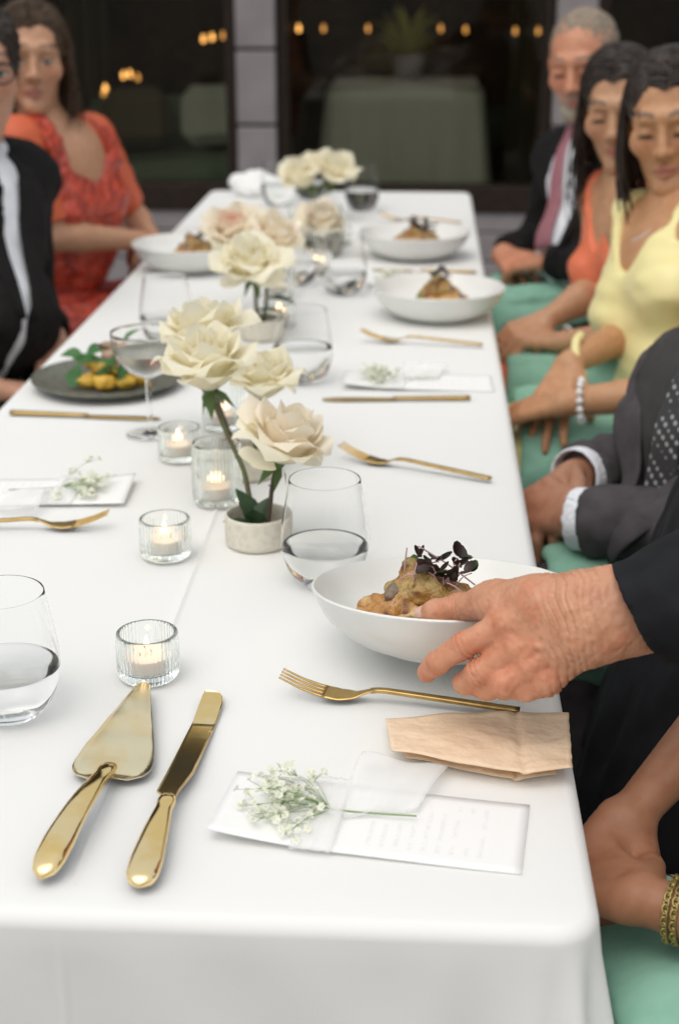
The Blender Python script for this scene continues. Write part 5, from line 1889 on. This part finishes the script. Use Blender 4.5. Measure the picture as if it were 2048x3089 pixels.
hair_cap(I['H'], I['Rh'], .97, MT['hair_dark'], root, .022, .0015, back=False, extra=[cone(I['H'] + I['Rh'] @ V3(s * .070, -.035, .02), I['H'] + I['Rh'] @ V3(s * .072, -.03, -.10), .020, .018) for s in (-1, 1)] + [cone(I['H'] + I['Rh'] @ V3(0, -.09, 0), I['H'] + I['Rh'] @ V3(0, -.11, -.16), .06, .04)])
hair_sweep(I['H'], I['Rh'], .97, MT['hair_dark'], root, 4, 95, .0025, .33, .014, .008)
beads(root, (.262, 2.334, .705), (.97, -.2, .1), .034, 15, .0058, MT['pearl'])
b = np.array(root.location)
v, f = tube(cr([(.272, 2.50, .775), (.262, 2.478, .768), (.262, 2.455, .745), (.275, 2.447, .715)], 6) - b, .0075, 8)
ob('scrunchie', me('scrunchie', v, f, MT['yellow']), root)
# necklace around the base of the neck
nc = []
for t in np.linspace(-1.9, 1.9, 40):
    p = np.asarray(J['N']) + I['Rt'] @ V3(.083 * math.sin(t), .106 * math.cos(t) - .005, .012 - .060 * max(0, math.cos(t)))
    nc.append(p - b)
v, f = tube(nc, .0024, 6)
ob('necklace', me('necklace', v, f, MT['silver']), root)
chair(I, 1, 'dark wooden chair under the guest in yellow')
lap_napkin(I, 'sage green napkin across the lap of the guest in yellow', (.165, 2.30), (.40, 2.72))

# ------------------------------------------------------------------ guest in coral
J = dict(H=(0.389, 3.095, 1.103), N=(0.421, 3.070, 0.955), C=(0.440, 3.025, 0.840), W=(0.450, 2.980, 0.710), SR=(0.374, 3.150, 0.911), SL=(0.480, 2.935, 0.924),
         ER=(0.348, 3.000, 0.749), WR=(0.250, 2.925, 0.705), HR=(0.178, 2.880, 0.680), EL=(0.395, 2.775, 0.705), WL=(0.277, 2.838, 0.680), HL=(0.199, 2.900, 0.672), P=(.51, 2.95, .545))
legs(J, 1)
root, I = person(J, (-.75, -2.7, -.62), .06, True, (.52, .29, .165), (.50, .19, .15), (.05, .03, .02), hs_=.95, label='person in a coral dress with long dark hair and clasped hands',
                 hands={'R': dict(back=(0, -.4, .9), curl=1.2), 'L': dict(back=(.1, -.3, .9), curl=1.2)})
dress(root, I, MT['coral'], .024, .010, .105, vdepth=.11)
hair_cap(I['H'], I['Rh'], .95, MT['hair_dark'], root, .022, .0015, back=False, extra=[cone(I['H'] + I['Rh'] @ V3(s * .070, -.035, .02), I['H'] + I['Rh'] @ V3(s * .072, -.03, -.10), .020, .018) for s in (-1, 1)] + [cone(I['H'] + I['Rh'] @ V3(0, -.09, 0), I['H'] + I['Rh'] @ V3(0, -.10, -.14), .06, .04)])
hair_sweep(I['H'], I['Rh'], .95, MT['hair_dark'], root, 9, 95, .0025, .31, .015, -.004)
v, f = tube([np.array((.283 + .002 * math.sin(3 * t), 2.846, .684)) + np.array((.35 * math.cos(t), -.9 * math.cos(t) * .5, math.sin(t))) * .026 - np.array(root.location) for t in np.linspace(0, 6.28, 24)], .0025, 6)
ob('bracelet', me('bracelet', v, f, MT['silver']), root)
chair(I, 1, 'dark wooden chair under the guest in coral')
lap_napkin(I, 'sage green napkin across the lap of the guest in coral', (.165, 2.74), (.42, 3.14))

# ------------------------------------------------------------------ bearded guest
J = dict(H=(0.364, 3.625, 1.155), N=(0.412, 3.640, 1.005), C=(0.420, 3.590, 0.870), W=(0.385, 3.540, 0.735), SR=(0.335, 3.785, 0.915), SL=(0.515, 3.440, 0.944),
         ER=(0.300, 3.830, 0.710), WR=(0.195, 3.720, 0.690), HR=(0.236, 3.600, 0.690), EL=(0.435, 3.280, 0.740), WL=(0.300, 3.505, 0.715), HL=(0.205, 3.600, 0.690), P=(.50, 3.55, .55))
legs(J, 1)
SK_O = (.58, .265, .155)
root, I = person(J, (-1.05, -2.5, -.62), .08, False, SK_O, (.40, .16, .13), (.12, .085, .06), beard=(.30, .24, .19), hs_=1.0, label='grey bearded person in a dark suit with a pink tie and folded hands',
                 hands={'R': dict(back=(-.3, -.2, .9), curl=.6), 'L': dict(back=(0, -.4, .9), curl=.6)})
suit(root, I, MT['black'], MT['white_shirt'], MT['tie_pink'], MT['black'], open_=.11, waist_open=.06, tw=.036, cuff=False, one_side=True)
T = lambda x, y, z: I['H'] + I['Rh'] @ V3(x, y, z)
hair_cap(I['H'], I['Rh'], 1., MT['hair_grey'], root, .026, -.003, disp=[(120, .003, 2), (300, .002, 3)])
Fb = field_for([ell(T(0, .062, -.092), (.040, .032, .030), I['Rh']), cone(T(-.050, .012, -.062), T(-.02, .066, -.096), .018, .020), cone(T(.050, .012, -.062), T(.02, .066, -.096), .018, .020)], .004, .014)
Fb.op(ell(T(0, .105, -.062), (.026, .03, .016), I['Rh']), .008, 'sub')
cloth_ob('beard', Fb, MT['beard'], root, [(200, .003, 3)])
chair(I, 1, 'dark wooden chair under the bearded guest')
lap_napkin(I, 'sage green napkin draped in folds over the lap of the bearded guest', (.160, 3.38), (.44, 3.78), disp=[((8, 70, 8), .011, 3), ((50, 40, 50), .002, 4)], g=.034)

# ------------------------------------------------------------------ guest in the grey suit
J = dict(H=(0.515, 1.900, 1.105), N=(0.458, 1.915, 0.905), C=(0.412, 1.910, 0.785), W=(0.412, 1.890, 0.675), SR=(0.395, 2.060, 0.825), SL=(0.560, 1.785, 0.850),
         ER=(0.360, 2.105, 0.685), WR=(0.215, 1.945, 0.706), HR=(0.160, 1.868, 0.690), EL=(0.400, 1.695, 0.725), WL=(0.206, 1.812, 0.694), HL=(0.160, 1.885, 0.690), P=(.51, 1.89, .55))
legs(J, 1)
root, I = person(J, (-1, -.9, -.3), 0, False, (.40, .20, .12), label='person in a grey suit with a dotted tie and clasped hands',
                 hands={'R': dict(back=(-.2, -.2, .9), curl=1.45), 'L': dict(back=(-.2, -.75, .5), curl=1.5)})
suit(root, I, MT['greysuit'], MT['greyshirt'], MT['tie_dots'], MT['greysuit'], open_=.105, waist_open=.03, tw=.036, cuff=False, sleeves=(.060, .054, .047))
for s_, a_ in (('R', .0), ('L', .0)):
    E_, W_ = np.asarray(J['E' + s_], float), np.asarray(J['W' + s_], float)
    d = U(W_ - E_); a, b_ = W_ - d * .040, W_ + d * .004
    Fc = Field(*bounds([cone(a, b_, .046, .046)], .02), .0035)
    Fc.op(cone(a - d * .03, b_ + d * .05, .0425, .0405), 0); Fc.cut(b_, d); Fc.cut(a, -d)
    Fc.op(cone(a - d * .05, b_ + d * .06, .037, .0365), 0, 'sub')
    cloth_ob('cuff', Fc, MT['white_shirt'], root)
hair_cap(I['H'], I['Rh'], 1., MT['hair_dark'], root, .01, .0)
chair(I, 1, 'dark wooden chair under the guest in the grey suit')
lap_napkin(I, 'sage green napkin across the lap of the guest in the grey suit', (.165, 1.68), (.44, 2.10))

# ------------------------------------------------------------------ guest in the leaf print dress
J = dict(H=(0.575, 0.985, 1.165), N=(0.560, 1.000, 1.000), C=(0.545, 1.010, 0.860), W=(0.520, 1.015, 0.710), SR=(0.540, 1.190, 0.955), SL=(0.565, 0.815, 0.955),
         ER=(0.330, 1.235, 0.790), WR=(0.186, 1.098, 0.692), HR=(0.150, 1.045, 0.655), EL=(0.340, 0.890, 0.695), WL=(0.180, 0.978, 0.690), HL=(0.140, 1.045, 0.670), P=(.52, 1.00, .54))
legs(J, 1)
for k in 'LR':
    J['K' + k] = (J['K' + k][0] + .01, J['K' + k][1], .545)
root, I = person(J, (-1, -.4, -.35), 0, True, (.36, .165, .088), label='person in a black and white leaf print dress with a gold bracelet', arm=.86,
                 hands={'R': dict(back=(.2, -.6, .6), curl=1.4, s=1.05), 'L': dict(back=(-.1, -.3, .9), curl=1.4, s=1.05)})
dress(root, I, MT['print'], .05, .012, .09)
hair_cap(I['H'], I['Rh'], 1., MT['hair_brown'], root, .0, .004, back=False)
c0 = np.array((.205, .966, .690)); ax = U((.88, -.45, .08)); u = U(np.cross(ax, (0, 0, 1))); w_ = np.cross(ax, u)
br = bpy.data.objects.new('bracelet', None); link(br, root)
lk = me('chain_link', *tube([(.0036 * math.cos(t), .0022 * math.sin(t), 0) for t in np.linspace(0, 6.28, 11)], .0009, 5, cap=False), MT['goldchain'])
for row in (-.75, .75):
    for k in range(34):
        t = 2 * math.pi * (k + .5 * (row > 0)) / 34
        p = c0 + (u * math.cos(t) + w_ * math.sin(t)) * (.0250 + .0006 * (k % 2)) + ax * row * .0046 - np.array(root.location)
        tg = -u * math.sin(t) + w_ * math.cos(t); nr = u * math.cos(t) + w_ * math.sin(t)
        M_ = Matrix(((tg[0], ax[0], nr[0], p[0]), (tg[1], ax[1], nr[1], p[1]), (tg[2], ax[2], nr[2], p[2]), (0, 0, 0, 1)))
        ob('chain_link', lk, br, mtx=M_ @ Matrix.Rotation(.35 * (-1) ** k, 4, 'X'))
chair(I, 1, 'dark wooden chair under the guest in the leaf print dress')
lap_napkin(I, 'sage green napkin across the lap of the guest in the leaf print', (.150, .80), (.345, 1.24), disp=[((10, 16, 12), .006, 3)], g=.055, slant=((.275, 1.0, 0), U((1, .9, 0))))

# ------------------------------------------------------------------ dark suited guest on the other side
J = dict(H=(-0.838, 2.815, 1.190), N=(-0.890, 2.840, 1.035), C=(-0.865, 2.775, 0.900), W=(-0.825, 2.705, 0.750), SR=(-1.010, 2.690, 0.975), SL=(-0.810, 2.965, 0.970),
         ER=(-0.960, 2.480, 0.740), WR=(-0.765, 2.480, 0.670), HR=(-0.690, 2.52, .650), EL=(-0.810, 2.960, 0.720), WL=(-0.730, 2.800, 0.690), HL=(-0.695, 2.70, .66), P=(-.95, 2.70, .55))
legs(J, -1)
root, I = person(J, (.55, -1.3, -.12), .0, False, (.52, .28, .185), (.42, .16, .13), (.05, .03, .02), eyeopen=True, label='person in a black suit and white shirt wearing dark glasses',
                 hands={'R': dict(curl=.6), 'L': dict(curl=.6)})
suit(root, I, MT['black'], MT['white_shirt'], None, MT['black'], open_=.036, waist_open=.010, cuff=False)
hair_cap(I['H'], I['Rh'], 1., MT['hair_dark'], root, .012, .004)
gp = []
for s in (-1, 1):
    gp.append(tube([I['H'] + I['Rh'] @ V3(s * .033 + .023 * math.cos(t), .102 - .012 * abs(math.cos(t)) * (1 if s * math.cos(t) > 0 else 0), .006 + .018 * math.sin(t)) - np.array(root.location) for t in np.linspace(0, 6.28, 24)], .0022, 6, cap=False))
    gp.append(tube([I['H'] + I['Rh'] @ V3(s * .056, .092, .012) - np.array(root.location), I['H'] + I['Rh'] @ V3(s * .081, -.01, .012) - np.array(root.location)], .002, 6))
gp.append(tube([I['H'] + I['Rh'] @ V3(x, .104, .010) - np.array(root.location) for x in (-.011, 0, .011)], .002, 6))
ob('glasses', me('glasses', *join(gp), MT['shoe']), root)
chair(I, -1, 'dark wooden chair under the guest in the black suit')

# ------------------------------------------------------------------ guest in red sequins
J = dict(H=(-0.883, 3.402, 1.178), N=(-0.858, 3.400, 1.025), C=(-0.845, 3.430, 0.900), W=(-0.835, 3.445, 0.750), SR=(-0.895, 3.285, 0.985), SL=(-0.785, 3.540, 0.970),
         ER=(-0.833, 3.275, 0.800), WR=(-0.668, 3.432, 0.768), HR=(-0.640, 3.52, 0.715), EL=(-0.735, 3.690, 0.790), WL=(-0.668, 3.590, 0.745), HL=(-0.645, 3.53, .70), P=(-1.00, 3.48, .55))
legs(J, -1)
root, I = person(J, (.34, -1.3, -.10), -.05, True, (.50, .275, .165), (.42, .15, .13), (.09, .05, .03), eyeopen=True, hs_=.97, label='smiling person in a red sequined dress leaning a forearm on the table edge',
                 hands={'R': dict(curl=.5), 'L': dict(curl=.5)})
dress(root, I, MT['red'], .05, .014, .080, vdepth=.05, disp=[((24, 24, 30), .008, 6), (80, .005, 7)])
MT['sheer_coral'] = pm('sheer_coral_sleeve', (.62, .12, .045), .6, bump=[(40, .3, .004)])
for s_ in 'LR':
    S_, E_ = np.asarray(J['S' + s_], float), np.asarray(J['E' + s_], float)
    Fc = field_for([cone(S_ - (E_ - S_) * .12, E_, .060, .043)], .006, .01)
    Fc.cut(S_ + (E_ - S_) * .86, U(E_ - S_))
    cloth_ob('sleeve', Fc, MT['sheer_coral'], root, [((40, 40, 40), .002, 3)])
hair_cap(I['H'], I['Rh'], .97, MT['hair_brown'], root, .022, .0015, back=False, extra=[cone(I['H'] + I['Rh'] @ V3(s * .070, -.035, .02), I['H'] + I['Rh'] @ V3(s * .072, -.03, -.10), .020, .018) for s in (-1, 1)] + [cone(I['H'] + I['Rh'] @ V3(0, -.09, 0), I['H'] + I['Rh'] @ V3(0, -.11, -.16), .06, .04)])
hair_sweep(I['H'], I['Rh'], .97, MT['hair_brown'], root, 14, 90, .0025, .17, .009, -.01)
chair(I, -1, 'dark wooden chair under the guest in red sequins')
# ------------------------------------------------------------------ waiter with the bowl
J = dict(H=(.440, 1.330, 1.510), N=(.500, 1.390, 1.340), C=(.525, 1.435, 1.195), W=(.525, 1.460, 1.050), P=(.510, 1.470, .930), SL=(.465, 1.230, 1.240), SR=(.530, 1.620, 1.240),
         EL=(.392, 1.165, .955), WL=(.132, 1.0745, .8845), HL=(.07, 1.09, .86), ER=(.62, 1.72, 1.06), WR=(.50, 1.70, .86), HR=(.46, 1.69, .76),
         KL=(.470, 1.385, .500), KR=(.480, 1.560, .500), AL=(.490, 1.385, .080), AR=(.495, 1.560, .080))
SK_W = (.60, .295, .175)
root = thing('person', 'waiter in black leaning in to set down a bowl with one hand', 'person', (.5, 1.47, 0))
Rh = head_frame((-.9, -.35, -.75)); Rt = frame(np.array(J['SL']) - np.array(J['SR']), np.array(J['N']) - np.array(J['P']))
H = np.array(J['H'])
I = dict(H=H, Rh=Rh, Rt=Rt, J=J, hs=1., fwd=V3(-1, 0, 0))
base, nose, sock, lids, lips, ears = head_prims(H, Rh)
body = torso_prims(J, Rt, False) + leg_prims(J, Rt)
arm_ = [cone(J['SR'], J['ER'], .047, .038), cone(J['ER'], J['WR'], .039, .027), cone(J['SL'], J['EL'], .047, .040), cone(J['EL'], (.215, 1.092, .897), .040, .032)]
pa, fi = hand_prims(J['WR'], J['HR'], (0, 1, 0), 1, .4)
ft_ = foot_prims(J, I['fwd'])
Fw = Field(*bounds(base + body + arm_ + pa + fi + ft_, .03), .006).adds(body, .03)
Fw.op(cone(H + Rh @ V3(0, -.02, -.075), J['N'], .055, .062), .03)
Fw.adds(arm_, .02).adds(base, .016).adds(nose, .008).adds(ears, .006)
for p in sock: Fw.op(p, .01, 'sub')
Fw.adds(lids, .004).adds(lips, .004).adds(ft_, .01)
Fw.op(group(pa, .01), .012); Fw.op(union(fi), .005)
V1, F1 = Fw.mesh()
c1 = np.tile(np.array(SK_W, np.float32), (len(V1), 1))
paint_head(V1, c1, H, Rh, 1., SK_W, (.42, .17, .14), (.1, .07, .05), eyeopen=True)

# the left hand in fine detail: thumb over the rim, fingers under the bowl
h = dict(ttip=(0.0085, 1.1761, 0.8393), tip1=(0.0369, 1.1623, 0.8524), tmcp=(0.0638, 1.1311, 0.8734), tcmc=(0.0998, 1.0940, 0.8917), imcp=(0.0729, 1.0949, 0.8696), ipip=(0.0378, 1.0956, 0.8481), idip=(0.0179, 1.1079, 0.8266), itip=(0.0092, 1.1225, 0.8098),
         mmcp=(0.0801, 1.0835, 0.8520), mpip=(0.0512, 1.0841, 0.8294), mdip=(0.0416, 1.1032, 0.8104), mtip=(0.0388, 1.1252, 0.7983), rmcp=(0.0922, 1.0742, 0.8395), rpip=(0.0719, 1.0732, 0.8257), rdip=(0.0592, 1.0937, 0.8109), rtip=(0.0513, 1.1160, 0.8001),
         pmcp=(0.1063, 1.0713, 0.8297), ppip=(0.0894, 1.0728, 0.8218), ptip=(0.0723, 1.1028, 0.8047), w1=(0.1312, 1.0821, 0.8978), w2=(0.1329, 1.0668, 0.8709), f1=(0.1835, 1.0829, 0.9062), f2=(0.1866, 1.0707, 0.8874))
h = {k: np.array(x) for k, x in h.items()}
vd = U(np.array((.06, 1.1, .85)) - np.array((0, 0, 1.37)))       # roughly along the view, for depth offsets inside the palm
EL = np.array(J['EL'])
Fh = Field((-.015, 1.025, .765), (.285, 1.185, .985), .0015)
Q = V3(.215, 1.092, .896)
fore = [cone(h['w1'], Q + V3(0, .0, .010), .0225, .026), cone(h['w2'], Q + V3(0, 0, -.010), .0215, .026), cone((h['w1'] + h['w2']) / 2 + vd * .006, Q, .025, .031), cone(Q, V3(.30, 1.125, .922), .031, .035)]
palm = []
for a, r0, m, r1 in ((h['w1'], .019, h['imcp'], .0150), ((h['w1'] * .6 + h['w2'] * .4), .019, h['mmcp'], .0145), ((h['w1'] * .35 + h['w2'] * .65), .018, h['rmcp'], .0135), (h['w2'], .018, h['pmcp'], .0125)):
    palm.append(cone(a + vd * .010, m + vd * .008, r0, r1))
palm += [ell((h['imcp'] + h['pmcp'] + h['w1'] + h['w2']) / 4 + vd * .012, (.036, .018, .030))]
thenar = [cone(h['tcmc'] + vd * .004, h['tmcp'] + vd * .004, .0220, .0155), cone(h['imcp'] + vd * .012, h['tmcp'] + vd * .008, .012, .012)]
Fh.adds(fore, .02); Fh.op(group(palm, .012), .016); Fh.adds(thenar, .014)
th = group([cone(h['tmcp'], h['tip1'], .0142, .0118), cone(h['tip1'], h['ttip'] + (h['tip1'] - h['ttip']) * .25, .0120, .0118), cone(h['ttip'] + (h['tip1'] - h['ttip']) * .25, h['ttip'], .0118, .0085)], .004)
Fh.op(th, .008)
fg = []
for pre, r in (('i', (.0128, .0106, .0098, .0084)), ('m', (.0124, .0106, .0096, .0082)), ('r', (.0120, .0104, .0096, .0082))):
    fg.append(group(chain([h[pre + 'mcp'] + vd * .006, h[pre + 'pip'] + vd * .004, h[pre + 'dip'], h[pre + 'tip']], r), .004))
fg.append(group(chain([h['pmcp'] + vd * .004, h['ppip'] + vd * .004, h['ptip']], (.0110, .0094, .0080)), .004))
for g_ in fg: Fh.op(g_, .0045)
# knuckles, tendons and veins
for k in ('imcp', 'mmcp', 'rmcp', 'pmcp'):
    Fh.op(ell(h[k] - vd * .0050, (.0085, .0068, .0080)), .007)
for k, a, b_ in (('imcp', .75, .25), ('mmcp', .55, .45), ('rmcp', .4, .6)):
    Fh.op(cone(h[k] - vd * .0052, (h['w1'] * a + h['w2'] * b_) - vd * .0092, .0036, .0026), .005)
vn = lambda *q: [Fh.op(cone(a, b_, .0020, .0018), .0030) for a, b_ in zip(q, q[1:])]
M2 = lambda a, b_, t, o: h[a] * (1 - t) + h[b_] * t - vd * o
vn(M2('imcp', 'mmcp', .5, .0075), M2('imcp', 'w1', .35, .0105), M2('mmcp', 'w1', .55, .0110), M2('mmcp', 'w2', .85, .0100))
vn(M2('mmcp', 'rmcp', .5, .0075), M2('mmcp', 'w2', .30, .0108), M2('rmcp', 'w2', .55, .0105), M2('pmcp', 'w2', .8, .0085))
vn(M2('mmcp', 'w2', .30, .0105), M2('imcp', 'w1', .5, .0108))
# thumb nail bed
ta = U(h['ttip'] - h['tip1'])
V2, F2 = Fh.mesh(1)
keep = V2[:, 0] < .262
N2 = vnormals(V2, F2)
d2 = .0009 * vnoise(V2, 90, 3) + .0005 * vnoise(V2, 260, 4) + .0003 * vnoise(V2, 600, 5)
# wrinkles across wrist and thumb joint
wr = np.exp(-(((V2 - (h['w1'] + h['w2']) / 2)[:, 0] + .012) / .022) ** 2)
d2 += -.0016 * wr * np.maximum(0, np.sin((V2[:, 0] * 1.0 + V2[:, 2] * .25 + .004 * vnoise(V2, 60, 9)) * 900)) ** 4
for jn, ax_, wd in (('tip1', ta, .006), ('ipip', U(h['idip'] - h['imcp']), .006), ('idip', U(h['itip'] - h['ipip']), .004), ('mpip', U(h['mdip'] - h['mmcp']), .006)):
    q = V2 - h[jn]; al = q @ ax_; rd = np.linalg.norm(q - al[:, None] * ax_, axis=1)
    d2 += -.0013 * np.exp(-(al / wd) ** 2) * (rd < .018) * np.maximum(0, np.sin(al * 1500)) ** 2
V2 = (V2 + N2 * d2[:, None]).astype(np.float32)
c2 = np.tile(np.array(SK_W, np.float32), (len(V2), 1))
red = np.array(SK_W) * (1.05, .74, .66); dark = np.array(SK_W) * (.72, .60, .55); pale = np.array(SK_W) * (1.18, 1.22, 1.25)
for k in ('imcp', 'mmcp', 'rmcp', 'pmcp', 'ipip', 'mpip', 'rpip', 'tip1', 'idip'):
    m = .55 * np.exp(-(np.linalg.norm(V2 - h[k], axis=1) / .016) ** 2)[:, None]; c2 += (red - c2) * m
m = .45 * sm(vnoise(V2, 70, 12) + .4 * vnoise(V2, 180, 13), .25, .7)[:, None]; c2 += (red - c2) * m
m = .35 * sm(vnoise(V2, 330, 15), .45, .8)[:, None]; c2 += (dark - c2) * m
m = .30 * sm(-vnoise(V2, 90, 17), .2, .7)[:, None]; c2 += (pale - c2) * m
m = .45 * np.exp(-(np.linalg.norm(V2 - h['itip'], axis=1) / .018) ** 2)[:, None]; c2 += (red - c2) * m
ok = keep[F2].all(1)
F2 = F2[ok]
Vw = np.vstack([V1, V2]); Fq = np.vstack([F1, F2 + len(V1)]); cw = np.vstack([c1, c2])
m_ = me('body', Vw - np.array(root.location, np.float32), Fq, skin_mat('tone')); color_attr(m_, cw)
bo = ob('body', m_, root)
# thumb nail
MT['nail'] = pm('finger_nail', (.66, .42, .33), .3)
nn = U(-vd * .75 + V3(0, 0, .65)); nn = U(nn - ta * (nn @ ta)); ns = np.cross(ta, nn)
nv = []
for j in range(9):
    for i in range(9):
        u, t = i / 4 - 1, j / 8
        wv_ = .0062 * (1 - .25 * max(0, t - .75) / .25 * u * u) 
        p = h['ttip'] - ta * (.0075 - .0145 * t) * 1.0 + ns * u * wv_ + nn * (.0097 - .0030 * u * u - .0012 * t * t - .0006 * (1 - t))
        nv.append(p - np.array(root.location))
ob('thumb_nail', me('thumb_nail', nv, [(j * 9 + i, j * 9 + i + 1, (j + 1) * 9 + i + 1, (j + 1) * 9 + i) for j in range(8) for i in range(8)], MT['nail']), root)
# clothes
tj = torso_prims(J, Rt, False, .020)
Fj = Field(*bounds(tj + [cone(J['SR'], J['ER'], .07, .07), cone(J['ER'], J['WR'], .06, .06), cone(J['SL'], J['EL'], .07, .07)], .04), .007).adds(tj, .03)
Fj.op(group([cone(J['SR'], J['ER'], .064, .056), cone(J['ER'], J['WR'], .056, .045)], .02), .02)
Fj.op(cone(J['SL'], EL, .064, .060), .02)
Fj.op(cone(J['N'], np.array(J['N']) + Rt[:, 2] * .2, .066, .06), .005, 'sub')
cloth_ob('shirt', Fj, MT['charcoal'], root, FOLD)
# near sleeve with an open cuff
cu = np.array((.196, 1.0985, .9125)); dcu = U(np.array((-.80, -.22, -.45)))
WLx = (h['w1'] + h['w2']) / 2
Fs = Field((.11, 1.00, .80), (.47, 1.26, 1.10), .003)
q0, q1, q2 = np.array((.212, 1.090, .897)), np.array((.166, 1.0715, .8945)), np.array((.130, 1.060, .889))
Fs.op(group([cone(EL + V3(.02, .02, .02), q0, .066, .0500), cone(q0, q1, .0500, .0370), cone(q1, q2, .0370, .036)], .012), 0)
Fs.cut((.1691, 1.0716, .8954), U((-.866, -.02, -.494)))
Fs.op(cone(q0, q2, .0370, .0335), 0, 'sub')
cloth_ob('sleeve', Fs, MT['charcoal'], root, [((20, 20, 24), .0040, 5), ((50, 50, 50), .0012, 6)])
trousers(root, I, MT['charcoal'])
Fa = Field((.12, 1.20, .30), (.62, 1.76, 1.12), .009)
Fa.op(group([ell((.50, 1.47, .98), (.165, .19, .12)), cone((.42, 1.37, .90), (.345, 1.345, .46), .11, .155), cone((.42, 1.56, .90), (.355, 1.60, .46), .11, .15), cone((.36, 1.46, .80), (.315, 1.46, .46), .10, .14)], .05), 0)
Fa.cut((0, 0, .40), (0, 0, -1.))
cloth_ob('apron', Fa, MT['charcoal'], root, [((30, 30, 6), .008, 2), ((60, 60, 20), .003, 3)])
hair_cap(H, Rh, 1., MT['hair_grey'], root, .01, .0)
